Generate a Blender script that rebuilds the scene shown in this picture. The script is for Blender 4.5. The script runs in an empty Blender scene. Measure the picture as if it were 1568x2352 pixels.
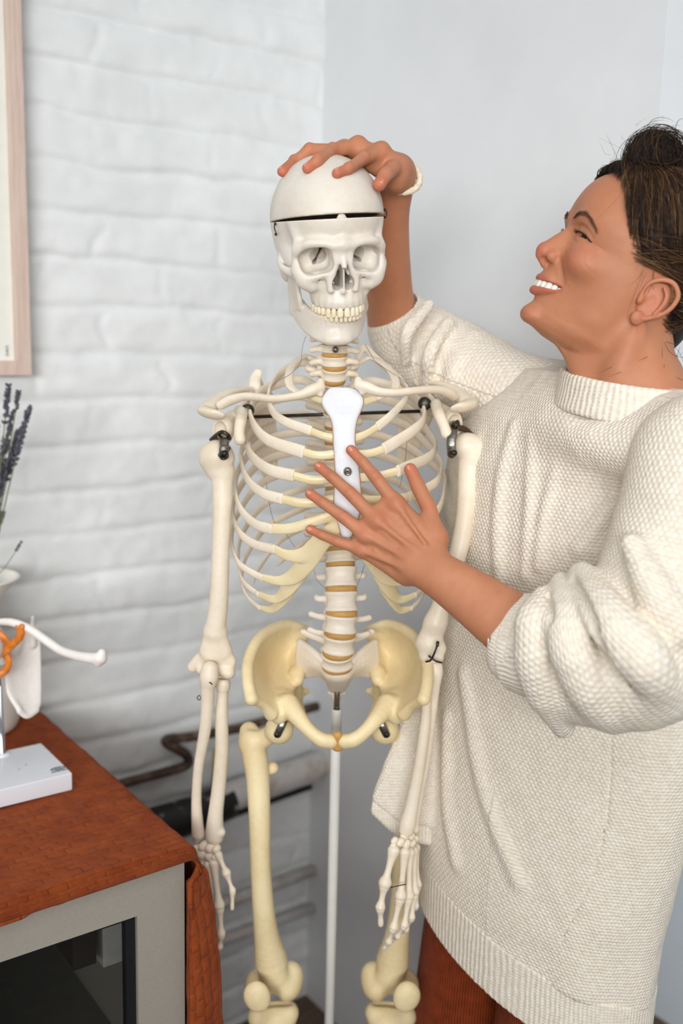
import bpy, math, random
import numpy as np
import openvdb
from mathutils import Vector, Matrix

random.seed(7)
rng = np.random.default_rng(7)
SC = bpy.context.scene
COL = SC.collection
F32 = np.float32
VIEW = np.array([0, 1, -0.1])

# ------------------------------------------------------------------ camera
FPX = 2300.0                       # focal length in pixels of the 1568x2352 frame
CAMZ = 1.45
PITCH = math.radians(9.7)
ROLL = math.radians(1.35)

def cam_axes():
    f = np.array([0, math.cos(PITCH), -math.sin(PITCH)])
    r = np.array([1.0, 0, 0])
    u = np.cross(r, f)
    c, s = math.cos(ROLL), math.sin(ROLL)
    # world up leans to the right of the frame
    r2 = c * r - s * u * -1.0
    r2 = c * r + s * u
    u2 = -s * r + c * u
    return r2, u2, f
CR, CU, CF = cam_axes()
CAMP = np.array([0, 0, CAMZ])

def W(px, py, y):
    """point of the room seen at photo position px, py and standing at distance y from the camera's wall"""
    d = CF + CR * ((px - 784) / FPX) + CU * ((1176 - py) / FPX)
    return CAMP + d * (y / d[1])

def PX(p):
    q = np.asarray(p, float) - CAMP
    z = q @ CF
    return 784 + FPX * (q @ CR) / z, 1176 - FPX * (q @ CU) / z

def mm(px, p):
    """size in metres of px photo pixels at the point p"""
    return px * float((np.asarray(p) - CAMP) @ CF) / FPX

def make_camera():
    cam = bpy.data.cameras.new('camera')
    o = bpy.data.objects.new('camera', cam)
    COL.objects.link(o)
    m = Matrix(((CR[0], CU[0], -CF[0], CAMP[0]), (CR[1], CU[1], -CF[1], CAMP[1]),
                (CR[2], CU[2], -CF[2], CAMP[2]), (0, 0, 0, 1)))
    o.matrix_world = m
    cam.sensor_fit = 'VERTICAL'
    cam.sensor_height = 36.0
    cam.sensor_width = 24.0
    cam.lens = FPX / 2352 * 36.0
    cam.clip_start = 0.02
    cam.dof.use_dof = True
    cam.dof.focus_distance = 1.19
    cam.dof.aperture_fstop = 2.5
    SC.camera = o
    return o

# ------------------------------------------------------------------ scene graph helpers
def link(o, parent=None):
    COL.objects.link(o)
    if parent is not None:
        o.parent = parent
        o.matrix_parent_inverse = Matrix.Translation(-parent.location) if parent.parent is None else Matrix.Identity(4)
    return o

def tag(o, label=None, cat=None, group=None, kind=None):
    if label: o['label'] = label
    if cat: o['category'] = cat
    if group: o['group'] = group
    if kind: o['kind'] = kind
    return o

def empty(name, loc, label=None, cat=None, group=None):
    o = bpy.data.objects.new(name, None)
    o.location = loc
    o.empty_display_size = 0.05
    COL.objects.link(o)
    return tag(o, label, cat, group)

def mesh(name, verts, faces, mat, parent=None, smooth=True, uv=None, attrs=None, label=None):
    """verts (N,3), faces: list of lists or array (M,3|4) -> one linked mesh object.
    A child's mesh is written relative to its top-level parent's base."""
    verts = np.asarray(verts, F32)
    root = parent
    while root is not None and root.parent is not None:
        root = root.parent
    me = bpy.data.meshes.new(name)
    if root is not None:
        verts = verts - np.array(root.location, F32)
    if isinstance(faces, np.ndarray):
        n, k = faces.shape
        me.vertices.add(len(verts)); me.vertices.foreach_set('co', verts.ravel())
        me.loops.add(n * k); me.loops.foreach_set('vertex_index', faces.astype(np.int32).ravel())
        me.polygons.add(n)
        me.polygons.foreach_set('loop_start', np.arange(0, n * k, k, dtype=np.int32))
        me.polygons.foreach_set('loop_total', np.full(n, k, np.int32))
        me.update(calc_edges=True)
    else:
        me.from_pydata([tuple(map(float, v)) for v in verts], [], faces)
        me.update()
    if smooth:
        me.polygons.foreach_set('use_smooth', np.ones(len(me.polygons), bool))
    if uv is not None:
        L = me.uv_layers.new(name='UVMap')
        idx = np.empty(len(me.loops), np.int32); me.loops.foreach_get('vertex_index', idx)
        L.data.foreach_set('uv', np.asarray(uv, F32)[idx].ravel())
    if attrs:
        for an, av in attrs.items():
            a = me.attributes.new(an, 'FLOAT', 'POINT'); a.data.foreach_set('value', np.asarray(av, F32))
    for m in (mat if isinstance(mat, (list, tuple)) else [mat]):
        me.materials.append(m)
    o = bpy.data.objects.new(name, me)
    COL.objects.link(o)
    if parent is not None:
        o.parent = parent
    if label: o['label'] = label
    return o

class MB:
    """collects plain pieces into one mesh"""
    def __init__(s): s.v = []; s.f = []; s.n = 0
    def add(s, v, f):
        s.v.append(np.asarray(v, float)); s.f += [[i + s.n for i in q] for q in f]; s.n += len(v); return s
    def box(s, c, size, R=None, bev=0.0):
        hx, hy, hz = [a / 2 for a in size]
        if bev <= 0:
            v = np.array([[x, y, z] for x in (-hx, hx) for y in (-hy, hy) for z in (-hz, hz)])
            f = [[0, 1, 3, 2], [4, 6, 7, 5], [0, 4, 5, 1], [2, 3, 7, 6], [0, 2, 6, 4], [1, 5, 7, 3]]
        else:
            bm = __import__('bmesh').new()
            __import__('bmesh').ops.create_cube(bm, size=1)
            for q in bm.verts: q.co = Vector((q.co.x * size[0], q.co.y * size[1], q.co.z * size[2]))
            __import__('bmesh').ops.bevel(bm, geom=list(bm.edges), offset=bev, segments=3, affect='EDGES', profile=0.6)
            bm.verts.ensure_lookup_table()
            v = np.array([list(q.co) for q in bm.verts]); f = [[q.index for q in p.verts] for p in bm.faces]
            bm.free()
        if R is not None: v = v @ np.asarray(R).T
        return s.add(v + np.asarray(c), f)
    def tube(s, pts, rad, n=12, cap=True, flat=None):
        pts = np.asarray(pts, float); m = len(pts)
        rad = np.broadcast_to(np.asarray(rad, float), (m,))
        T = np.gradient(pts, axis=0); T /= np.linalg.norm(T, axis=1)[:, None] + 1e-12
        ref = np.array([0, 0, 1.0]) if abs(T[0][2]) < 0.9 else np.array([1.0, 0, 0])
        N = np.cross(T[0], ref); N /= np.linalg.norm(N)
        v = []; a = np.arange(n) / n * 2 * math.pi
        for i in range(m):
            N = N - T[i] * (N @ T[i]); N /= np.linalg.norm(N) + 1e-12
            B = np.cross(T[i], N)
            v.append(pts[i] + rad[i] * (np.cos(a)[:, None] * N + np.sin(a)[:, None] * B))
        v = np.concatenate(v); f = []
        for i in range(m - 1):
            for j in range(n):
                f.append([i * n + j, i * n + (j + 1) % n, (i + 1) * n + (j + 1) % n, (i + 1) * n + j])
        if cap:
            f.append(list(range(n))[::-1]); f.append([(m - 1) * n + j for j in range(n)])
        return s.add(v, f)
    def lathe(s, prof, c, n=40, R=None):
        v = []; f = []; a = np.arange(n) / n * 2 * math.pi
        for r, z in prof:
            v.append(np.stack([r * np.cos(a), r * np.sin(a), np.full(n, z)], 1))
        v = np.concatenate(v)
        for i in range(len(prof) - 1):
            for j in range(n):
                f.append([i * n + j, i * n + (j + 1) % n, (i + 1) * n + (j + 1) % n, (i + 1) * n + j])
        if R is not None: v = v @ np.asarray(R).T
        return s.add(v + np.asarray(c), f)
    def build(s, name, mat, parent=None, smooth=True, label=None):
        return mesh(name, np.concatenate(s.v), s.f, mat, parent, smooth, label=label)

def cr(pts, n=8, closed=False):
    """Catmull-Rom through pts (any dimension)"""
    p = np.asarray(pts, float)
    if len(p) < 3:
        t = np.linspace(0, 1, n + 1)[:, None]
        return p[0] * (1 - t) + p[-1] * t
    if closed: q = np.concatenate([p[-1:], p, p[:2]])
    else: q = np.concatenate([2 * p[:1] - p[1:2], p, 2 * p[-1:] - p[-2:-1]])
    out = []
    t = (np.arange(n) / n)[:, None]
    for i in range(len(q) - 3):
        a, b, c, d = q[i:i + 4]
        out.append(0.5 * ((2 * b) + (c - a) * t + (2 * a - 5 * b + 4 * c - d) * t ** 2 + (3 * b - a - 3 * c + d) * t ** 3))
    if not closed: out.append(p[-1:])
    return np.concatenate(out)

def unit(v):
    v = np.asarray(v, float); return v / (np.linalg.norm(v) + 1e-12)

def rot(ax, deg):
    return np.array(Matrix.Rotation(math.radians(deg), 3, ax))

# ------------------------------------------------------------------ implicit shapes
def smin(a, b, k):
    if k <= 0: return np.minimum(a, b)
    h = np.maximum(k - np.abs(a - b), 0) / k
    return np.minimum(a, b) - h * h * k * 0.25

class Shape:
    """a solid built from blended and carved primitives, turned into one continuous mesh"""
    def __init__(s): s.ops = []
    def group(s, prims, k=0.0, sub=False, mg=0.0):
        s.ops.append((prims, k, sub, mg)); return s
    # primitives return (function, bbox min, bbox max)
    @staticmethod
    def p_ell(c, r, R=None):
        c = np.asarray(c, F32); r = np.broadcast_to(np.asarray(r, F32), (3,))
        Rt = None if R is None else np.asarray(R, F32)
        if R is None: e = r
        else: e = np.sqrt(((np.asarray(R) * r) ** 2).sum(1))
        def f(P):
            q = P - c
            if Rt is not None: q = q @ Rt
            k0 = np.sqrt(((q / r) ** 2).sum(-1)); k1 = np.sqrt(((q / (r * r)) ** 2).sum(-1)) + 1e-9
            return k0 * (k0 - 1) / k1
        return f, c - e, c + e
    @staticmethod
    def p_cone(a, b, ra, rb, flat=None):
        a = np.asarray(a, F32); b = np.asarray(b, F32)
        n = fs = None
        if flat is not None:
            n = unit(flat[0]).astype(F32); fs = F32(1.0 / flat[1] - 1.0)
        ab = b - a
        if n is not None: ab = ab + n * (ab @ n) * fs
        L = F32(max(float(ab @ ab), 1e-12))
        def f(P):
            q = P - a
            if n is not None: q = q + n * (q @ n)[..., None] * fs
            t = np.clip((q @ ab) / L, 0, 1)
            d = q - t[..., None] * ab
            return np.sqrt((d * d).sum(-1)) - (ra + (rb - ra) * t)
        m = max(ra, rb)
        if flat is not None: m = m * max(1.0, flat[1])
        return f, np.minimum(a, b) - m, np.maximum(a, b) + m
    @staticmethod
    def p_box(c, h, r, R=None):
        c = np.asarray(c, F32); h = np.asarray(h, F32); Rt = None if R is None else np.asarray(R, F32)
        e = h + r if R is None else (np.abs(np.asarray(R)) * (h + r)).sum(1)
        def f(P):
            q = P - c
            if Rt is not None: q = q @ Rt
            q = np.abs(q) - h
            return np.sqrt((np.maximum(q, 0) ** 2).sum(-1)) + np.minimum(q.max(-1), 0) - F32(r)
        return f, c - e, c + e
    @staticmethod
    def p_tri(a, b, c, r):
        a, b, c = [np.asarray(x, F32) for x in (a, b, c)]
        ba, cb, ac = b - a, c - b, a - c
        nor = np.cross(ba, ac)
        n2 = F32(max(float(nor @ nor), 1e-18))
        e1, e2, e3 = np.cross(ba, nor), np.cross(cb, nor), np.cross(ac, nor)
        def seg(q, e):
            t = np.clip((q @ e) / F32(max(float(e @ e), 1e-18)), 0, 1)
            d = q - t[..., None] * e
            return (d * d).sum(-1)
        def f(P):
            pa, pb, pc = P - a, P - b, P - c
            ins = (np.sign(pa @ e1) + np.sign(pb @ e2) + np.sign(pc @ e3)) < 2
            d = np.where(ins, np.minimum(np.minimum(seg(pa, ba), seg(pb, cb)), seg(pc, ac)), (pa @ nor) ** 2 / n2)
            return np.sqrt(d) - F32(r)
        lo = np.minimum(np.minimum(a, b), c) - r; hi = np.maximum(np.maximum(a, b), c) + r
        return f, lo, hi
    def ell(s, c, r, k=0.0, R=None, sub=False): return s.group([s.p_ell(c, r, R)], k, sub)
    def box(s, c, h, r=0.0, k=0.0, R=None, sub=False): return s.group([s.p_box(c, h, r, R)], k, sub)
    def cone(s, a, b, ra, rb, k=0.0, flat=None, sub=False): return s.group([s.p_cone(a, b, ra, rb, flat)], k, sub)
    def chain(s, pts, rad, k=0.0, n=4, flat=None, sub=False):
        pts = np.asarray(pts, float)
        rad = np.broadcast_to(np.asarray(rad, float), (len(pts),))
        q = cr(np.concatenate([pts, rad[:, None]], 1), n) if (n > 1 and len(pts) > 2) else np.concatenate([pts, rad[:, None]], 1)
        pr = []
        for i in range(len(q) - 1):
            fl = flat
            if callable(flat): fl = flat(0.5 * (q[i, :3] + q[i + 1, :3]), unit(q[i + 1, :3] - q[i, :3]))
            pr.append(s.p_cone(q[i, :3], q[i + 1, :3], float(max(q[i, 3], 1e-5)), float(max(q[i + 1, 3], 1e-5)), fl))
        return s.group(pr, k, sub)
    def sheet(s, grid, r, k=0.0, n=3, sub=False):
        """curved plate through a grid (rows of points) of thickness 2r; r may be a grid too"""
        g = np.asarray(grid, float)
        rr = np.broadcast_to(np.asarray(r, float), g.shape[:2])
        g = np.concatenate([g, rr[..., None]], 2)
        if n > 1:
            g = np.stack([cr(row, n) for row in g])
            g = np.stack([cr(g[:, j], n) for j in range(g.shape[1])], 1)
        pr = []
        for i in range(g.shape[0] - 1):
            for j in range(g.shape[1] - 1):
                a, b, c, d = g[i, j], g[i + 1, j], g[i + 1, j + 1], g[i, j + 1]
                t = float((a[3] + b[3] + c[3] + d[3]) / 4)
                pr.append(s.p_tri(a[:3], b[:3], c[:3], t)); pr.append(s.p_tri(a[:3], c[:3], d[:3], t))
        return s.group(pr, k, sub)
    def polygonize(s, res, T=20):
        lo = np.min([p[1] for g in s.ops if not g[2] for p in g[0]], axis=0) - 4 * res
        tiles = {}
        ts = T * res
        for gi, (prims, k, sub, ex) in enumerate(s.ops):
            mg = max(k, ex) + 2.5 * res
            for pi, (f, a, b) in enumerate(prims):
                i0 = np.floor((a - mg - lo) / ts).astype(int); i1 = np.floor((b + mg - lo) / ts).astype(int)
                if (sub and np.any(i1 - i0 > 400)): i0 = np.maximum(i0, -2); i1 = np.minimum(i1, 400)
                for i in range(i0[0], i1[0] + 1):
                    for j in range(i0[1], i1[1] + 1):
                        for l in range(i0[2], i1[2] + 1):
                            if sub:
                                if (i, j, l) in tiles: tiles[(i, j, l)].append((gi, pi))
                            else: tiles.setdefault((i, j, l), []).append((gi, pi))
        G = openvdb.FloatGrid(3 * res)
        ax = np.arange(T, dtype=F32) * F32(res)
        base = np.stack(np.meshgrid(ax, ax, ax, indexing='ij'), -1)
        for (i, j, l), lst in tiles.items():
            P = base + (lo + np.array([i, j, l]) * ts).astype(F32)
            d = np.full(P.shape[:3], 1.0 if res < 0.1 else 1000.0, F32)
            cur = -1; acc = None
            lst = lst + [(-2, 0)]
            for gi, pi in lst:
                if gi != cur:
                    if acc is not None:
                        _, k, sub, _m = s.ops[cur]
                        d = -smin(-d, acc, k) if sub else smin(d, acc, k)
                    cur = gi; acc = None
                    if gi == -2: break
                v = s.ops[gi][0][pi][0](P)
                acc = v if acc is None else np.minimum(acc, v)
            d = np.clip(d, -3 * res, 3 * res).astype(F32)
            G.copyFromArray(np.ascontiguousarray(d), ijk=(i * T, j * T, l * T))
        pts, quads = G.convertToQuads(0.0)
        pts = pts.astype(float) * res + lo
        quads = np.asarray(quads, np.int64)
        # face the outside
        a, b, c = pts[quads[:, 0]], pts[quads[:, 1]], pts[quads[:, 2]]
        d = pts[quads[:, 3]]
        vol = np.einsum('ij,ij->i', a, np.cross(b, c)).sum() + np.einsum('ij,ij->i', a, np.cross(c, d)).sum()
        if vol < 0: quads = quads[:, ::-1]
        return pts, quads
    def value(s, P):
        P = np.asarray(P, F32); d = None
        for prims, k, sub, _m in s.ops:
            v = prims[0][0](P)
            for p in prims[1:]: v = np.minimum(v, p[0](P))
            d = v if d is None else (-smin(-d, v, k) if sub else smin(d, v, k))
        return d
    def build(s, name, mat, parent=None, res=0.0015, M=None, label=None, warp=None, relax=0, **kw):
        v, q = s.polygonize(res)
        if relax: v = smooth_verts(v, q, relax)
        if warp is not None: v = warp(v)
        if M is not None:
            A = np.asarray(M); v = v @ A[:3, :3].T + A[:3, 3]
        return mesh(name, v, q, mat, parent, label=label, **kw)

def smooth_verts(v, q, it=2, lam=0.5):
    k = q.shape[1]
    e = np.concatenate([np.stack([q[:, i], q[:, (i + 1) % k]], 1) for i in range(k)])
    n = len(v)
    deg = np.bincount(e[:, 0], minlength=n) + np.bincount(e[:, 1], minlength=n)
    for _ in range(it):
        s = np.zeros_like(v)
        for c in range(3):
            s[:, c] = np.bincount(e[:, 0], weights=v[e[:, 1], c], minlength=n) + np.bincount(e[:, 1], weights=v[e[:, 0], c], minlength=n)
        v = v + lam * (s / np.maximum(deg, 1)[:, None] - v)
    return v

# ------------------------------------------------------------------ materials
def srgb(r, g, b):
    def f(c):
        c /= 255.0
        return c / 12.92 if c <= 0.04045 else ((c + 0.055) / 1.055) ** 2.4
    return (f(r), f(g), f(b), 1.0)

class NT:
    def __init__(s, name):
        s.m = bpy.data.materials.new(name); s.m.use_nodes = True
        s.t = s.m.node_tree; s.t.nodes.clear()
        s.out = s.n('ShaderNodeOutputMaterial'); s.b = s.n('ShaderNodeBsdfPrincipled')
        s.l(s.b.outputs[0], s.out.inputs['Surface'])
    def n(s, typ, **kw):
        x = s.t.nodes.new(typ)
        for k, v in kw.items(): setattr(x, k, v)
        return x
    def l(s, a, b): s.t.links.new(a, b)
    def set(s, **kw):
        for k, v in kw.items():
            s.b.inputs[k.replace('_', ' ')].default_value = v
        return s
    def coord(s, which='Object'): return s.n('ShaderNodeTexCoord').outputs[which]
    def mapping(s, src, scale=(1, 1, 1), rot=(0, 0, 0), loc=(0, 0, 0)):
        m = s.n('ShaderNodeMapping'); s.l(src, m.inputs[0])
        m.inputs['Scale'].default_value = scale; m.inputs['Rotation'].default_value = rot; m.inputs['Location'].default_value = loc
        return m.outputs[0]
    def noise(s, src, scale, detail=3, rough=0.5, dist=0.0, out='Fac'):
        x = s.n('ShaderNodeTexNoise'); s.l(src, x.inputs['Vector'])
        x.inputs['Scale'].default_value = scale; x.inputs['Detail'].default_value = detail
        x.inputs['Roughness'].default_value = rough; x.inputs['Distortion'].default_value = dist
        return x.outputs[out]
    def ramp(s, fac, stops, interp='LINEAR'):
        x = s.n('ShaderNodeValToRGB'); s.l(fac, x.inputs[0]); e = x.color_ramp.elements
        x.color_ramp.interpolation = interp
        while len(e) < len(stops): e.new(0.5)
        for i, (p, c) in enumerate(stops): e[i].position = p; e[i].color = c if len(c) == 4 else (*c, 1)
        return x.outputs[0]
    def math(s, op, a, b=None, c=None, clamp=False):
        x = s.n('ShaderNodeMath', operation=op, use_clamp=clamp)
        for i, v in enumerate((a, b, c)):
            if v is None: continue
            if isinstance(v, (int, float)): x.inputs[i].default_value = v
            else: s.l(v, x.inputs[i])
        return x.outputs[0]
    def mix(s, fac, a, b, blend='MIX'):
        x = s.n('ShaderNodeMix', data_type='RGBA', blend_type=blend)
        for sock, v in ((x.inputs['Factor'], fac), (x.inputs[6], a), (x.inputs[7], b)):
            if isinstance(v, (int, float)): sock.default_value = v
            elif isinstance(v, tuple): sock.default_value = v
            else: s.l(v, sock)
        return x.outputs[2]
    def sep(s, v):
        x = s.n('ShaderNodeSeparateXYZ'); s.l(v, x.inputs[0]); return x.outputs
    def attr(s, name):
        x = s.n('ShaderNodeAttribute', attribute_name=name); return x.outputs['Fac']
    def color(s, c):
        if isinstance(c, tuple): s.b.inputs['Base Color'].default_value = c
        else: s.l(c, s.b.inputs['Base Color'])
        return s
    def bump(s, h, strength=0.3, dist=0.001, prev=None):
        x = s.n('ShaderNodeBump'); x.inputs['Strength'].default_value = strength; x.inputs['Distance'].default_value = dist
        s.l(h, x.inputs['Height'])
        if prev is not None: s.l(prev, x.inputs['Normal'])
        s.l(x.outputs[0], s.b.inputs['Normal'])
        return x.outputs[0]

def plain(name, rgb, rough=0.5, metal=0.0, noise=0.04, scale=40, spec=0.5):
    t = NT(name); c = srgb(*rgb)
    n = t.noise(t.coord(), scale, 3)
    lo = tuple(max(0, x * (1 - noise * 3)) for x in c[:3]) + (1,); hi = tuple(min(1, x * (1 + noise * 2)) for x in c[:3]) + (1,)
    t.color(t.ramp(n, [(0.3, lo), (0.7, hi)]))
    t.set(Roughness=rough, Metallic=metal, Specular_IOR_Level=spec)
    return t.m
# ------------------------------------------------------------------ the room: corner of a painted brick wall and a plain grey wall
EXPOSURE = 0.11
WANG = math.radians(54)
CORNER = np.array([-0.054, 2.035, 0.0])
DL = np.array([math.sin(WANG), math.cos(WANG), 0.0])        # along the brick wall, towards the corner
DR = np.array([math.cos(WANG), -math.sin(WANG), 0.0])       # along the plain wall, away from the corner
NL = np.array([DL[1], -DL[0], 0.0])                          # out of the brick wall into the room
NR = -DL                                                     # out of the plain wall into the room

def on_brick(px, py, off=0.0):
    """point on the brick wall (off metres in front of it) seen at px, py"""
    d = CF + CR * ((px - 784) / FPX) + CU * ((1176 - py) / FPX)
    p0 = CORNER + NL * off
    return CAMP + d * (((p0 - CAMP) @ NL) / (d @ NL))

def vnoise(x, y, seed=0):
    """smooth value noise on numpy arrays"""
    r = np.random.default_rng(seed); tab = r.random((257, 257))
    xi = np.floor(x).astype(int); yi = np.floor(y).astype(int)
    fx = x - xi; fy = y - yi
    fx = fx * fx * (3 - 2 * fx); fy = fy * fy * (3 - 2 * fy)
    g = lambda a, b: tab[a % 257, b % 257]
    return (g(xi, yi) * (1 - fx) + g(xi + 1, yi) * fx) * (1 - fy) + (g(xi, yi + 1) * (1 - fx) + g(xi + 1, yi + 1) * fx) * fy

def build_room():
    # painted brick
    t = NT('painted_brick')
    co = t.coord('Object')
    n1 = t.noise(co, 9, 4, 0.6); n2 = t.noise(co, 60, 4, 0.65); n3 = t.noise(co, 260, 3, 0.6)
    chips = t.ramp(t.noise(co, 34, 5, 0.75), [(0.70, (0, 0, 0)), (0.735, (1, 1, 1))])
    z = t.sep(co)[2]
    low = t.ramp(t.math('MULTIPLY_ADD', z, -2.2, 1.55), [(0.0, (0, 0, 0)), (1.0, (1, 1, 1))])
    base = t.ramp(n1, [(0.3, srgb(226, 227, 226)), (0.7, srgb(238, 239, 238))])
    base = t.mix(t.math('MULTIPLY', chips, 0.16), base, srgb(168, 158, 148))
    base = t.mix(t.math('MULTIPLY', t.math('MULTIPLY', t.ramp(n2, [(0.55, (0, 0, 0)), (0.75, (1, 1, 1))]), low), 0.35), base, srgb(150, 143, 136))
    t.color(base); t.set(Roughness=0.48, Specular_IOR_Level=0.35)
    h = t.math('ADD', t.math('MULTIPLY', n2, 1.0), t.math('MULTIPLY', n3, 0.4))
    t.bump(h, 0.35, 0.002)
    brick = t.m
    nu, nv = 420, 520
    LL, HH = 2.5, 2.75
    s = np.linspace(0, LL, nu); z = np.linspace(0, HH, nv)
    S, Z = np.meshgrid(s, z, indexing='ij')
    wob = (vnoise(S * 7, Z * 7, 1) - .5) * 0.012 + (vnoise(S * 22, Z * 22, 2) - .5) * 0.008
    course = (Z + wob - 0.005) / 0.0785
    ci = np.floor(course); cf = course - ci
    dh = np.minimum(cf, 1 - cf) * 0.0785
    su = (S + (ci % 2) * 0.115 + (vnoise(ci * 3.3, S * 0 + .5, 5) - .5) * 0.1 + (vnoise(S * 9, Z * 30, 6) - .5) * 0.03) / 0.232
    sf = su - np.floor(su); dv = np.minimum(sf, 1 - sf) * 0.232
    wh = 0.0058 + 0.004 * vnoise(S * 5, Z * 9, 7)
    depth = 0.0064 * np.exp(-(dh / wh) ** 2) * (0.35 + 0.9 * vnoise(S * 3.5, ci * 1.7, 8))
    depth = np.maximum(depth, 0.0042 * np.exp(-(dv / 0.007) ** 2) * (vnoise(S * 4, Z * 13, 9)))
    bump = (vnoise(S * 16, Z * 20, 10) - .5) * 0.0042 + (vnoise(S * 45, Z * 50, 11) - .5) * 0.0024
    face = (vnoise(np.floor(su) * 5.1 + .3, ci * 7.7 + .2, 12) - .5) * 0.006
    off = -depth + bump + face * np.clip(dh / 0.02, 0, 1) * np.clip(dv / 0.03, 0, 1)
    V = CORNER + (-S[..., None]) * DL + off[..., None] * NL + Z[..., None] * np.array([0, 0, 1.0])
    V = V.reshape(-1, 3)
    idx = np.arange(nu * nv).reshape(nu, nv)
    Q = np.stack([idx[:-1, :-1], idx[:-1, 1:], idx[1:, 1:], idx[1:, :-1]], -1).reshape(-1, 4)
    tag(mesh('wall_left', V, Q, brick), kind='structure')
    # plain wall
    t = NT('grey_plaster')
    co = t.coord('Object')
    t.color(t.ramp(t.noise(co, 5, 4, 0.6), [(0.3, srgb(224, 225, 226)), (0.7, srgb(231, 232, 233))]))
    t.set(Roughness=0.55, Specular_IOR_Level=0.3)
    t.bump(t.noise(co, 120, 4, 0.6), 0.08, 0.001)
    plaster = t.m
    LR = 0.787
    b = MB()
    a0 = CORNER - DR * .018; a1 = CORNER + DR * LR
    up = np.array([0, 0, HH])
    back = DL * 0.10
    b.add([a0, a1, a1 + up, a0 + up, a0 + back, a1 + back, a1 + back + up, a0 + back + up],
          [[0, 1, 2, 3], [5, 4, 7, 6], [1, 5, 6, 2], [4, 0, 3, 7]])
    tag(b.build('wall_back', plaster, smooth=False), kind='structure')
    # pale wall past the end of the grey one
    c0 = CORNER + DR * (LR - 0.5) + DL * 0.6
    c1 = CORNER + DR * (LR + 1.6) + DL * 0.6
    pale = plain('pale_blue_white_paint', (226, 233, 238), 0.6, noise=0.01, scale=4)
    b = MB(); b.add([c0, c1, c1 + up, c0 + up, c0 + back, c1 + back, c1 + back + up, c0 + back + up],
                    [[0, 1, 2, 3], [5, 4, 7, 6], [1, 5, 6, 2], [4, 0, 3, 7]])
    tag(b.build('wall_right', pale, smooth=False), kind='structure')
    # floor
    t = NT('dark_floorboards')
    co = t.mapping(t.coord('Object'), rot=(0, 0, -WANG))
    br = t.n('ShaderNodeTexBrick'); t.l(co, br.inputs['Vector'])
    br.inputs['Scale'].default_value = 1.0; br.inputs['Brick Width'].default_value = 1.2; br.inputs['Row Height'].default_value = 0.11
    br.inputs['Mortar Size'].default_value = 0.003
    br.inputs['Color1'].default_value = srgb(98, 76, 58); br.inputs['Color2'].default_value = srgb(82, 62, 47); br.inputs['Mortar'].default_value = srgb(34, 26, 20)
    g = t.noise(t.mapping(co, scale=(2, 40, 1)), 4, 5, 0.6)
    t.color(t.mix(0.5, br.outputs['Color'], t.ramp(g, [(0.3, srgb(70, 52, 40)), (0.7, srgb(120, 95, 74))])))
    t.set(Roughness=0.45)
    b = MB(); b.add([[-2.6, -3.2, 0], [2.8, -3.2, 0], [2.8, 3.2, 0], [-2.6, 3.2, 0],
                     [-2.6, -3.2, -.05], [2.8, -3.2, -.05], [2.8, 3.2, -.05], [-2.6, 3.2, -.05]],
                    [[0, 1, 2, 3], [7, 6, 5, 4], [0, 4, 5, 1], [1, 5, 6, 2], [2, 6, 7, 3], [3, 7, 4, 0]])
    tag(b.build('floor', t.m, smooth=False), kind='structure')

def build_lights():
    # light: daylight from tall windows behind and beside the camera, the bright room, an added overhead fill
    w = bpy.data.worlds.new('room_daylight'); SC.world = w; w.use_nodes = True
    w.node_tree.nodes['Background'].inputs[0].default_value = (0.86, 0.93, 1.0, 1)
    w.node_tree.nodes['Background'].inputs[1].default_value = 0.30
    def area(name, loc, target, sx, sy, power, col, spread=180):
        L = bpy.data.lights.new(name, 'AREA'); L.shape = 'RECTANGLE'; L.size = sx; L.size_y = sy; L.energy = power; L.color = col
        L.spread = math.radians(spread)
        o = bpy.data.objects.new(name, L); COL.objects.link(o); o.location = loc
        d = Vector(target) - Vector(loc)
        o.rotation_euler = d.to_track_quat('-Z', 'Y').to_euler()
        return o
    area('window_daylight', (-0.25, -2.7, 1.85), (0.0, 1.5, 1.50), 3.4, 1.0, 23, (0.99, 1.0, 1.0), 66)
    area('overhead_fill', (0.15, -0.4, 2.9), (0.05, 0.6, 1.0), 2.0, 1.4, 5.5, (1.0, 0.99, 0.97), 90)  # softbox added overhead to brighten the level surfaces
    area('far_window_daylight', (1.7, 1.3, 2.2), (1.0, 2.2, 1.7), 0.5, 0.8, 3.5, (0.85, 0.93, 1.0))
build_room(); build_lights()
# ------------------------------------------------------------------ the teaching skeleton: materials
def bone_mat(name, lo, hi, rough=0.42, sss=0.0):
    t = NT(name); co = t.coord('Object')
    n1 = t.noise(co, 14, 4, 0.6); n2 = t.noise(co, 170, 3, 0.6)
    f = t.math('MULTIPLY_ADD', n2, 0.25, t.math('MULTIPLY', n1, 0.75))
    t.color(t.ramp(f, [(0.32, srgb(*lo)), (0.62, srgb(*hi))]))
    t.set(Roughness=rough, Specular_IOR_Level=0.4)
    if sss:
        t.b.inputs['Subsurface Weight'].default_value = sss
        t.b.inputs['Subsurface Radius'].default_value = (1.0, 0.6, 0.35); t.b.inputs['Subsurface Scale'].default_value = 0.004
    t.bump(t.math('ADD', t.noise(co, 90, 4, 0.65), t.math('MULTIPLY', t.noise(co, 420, 2), 0.4)), 0.12, 0.0012)
    return t.m
M_SKULL = bone_mat('ivory_skull_plastic', (218, 206, 189), (230, 222, 211), 0.42)
M_BONE = bone_mat('ivory_bone_plastic', (226, 209, 184), (240, 227, 207), 0.42)
M_YELLOW = bone_mat('yellowed_bone_plastic', (228, 203, 154), (242, 224, 180), 0.45)
M_SACRUM = bone_mat('white_bone_plastic', (224, 209, 188), (236, 225, 210), 0.42)
M_TOOTH = bone_mat('tooth_enamel', (234, 216, 182), (248, 238, 216), 0.28)
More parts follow.
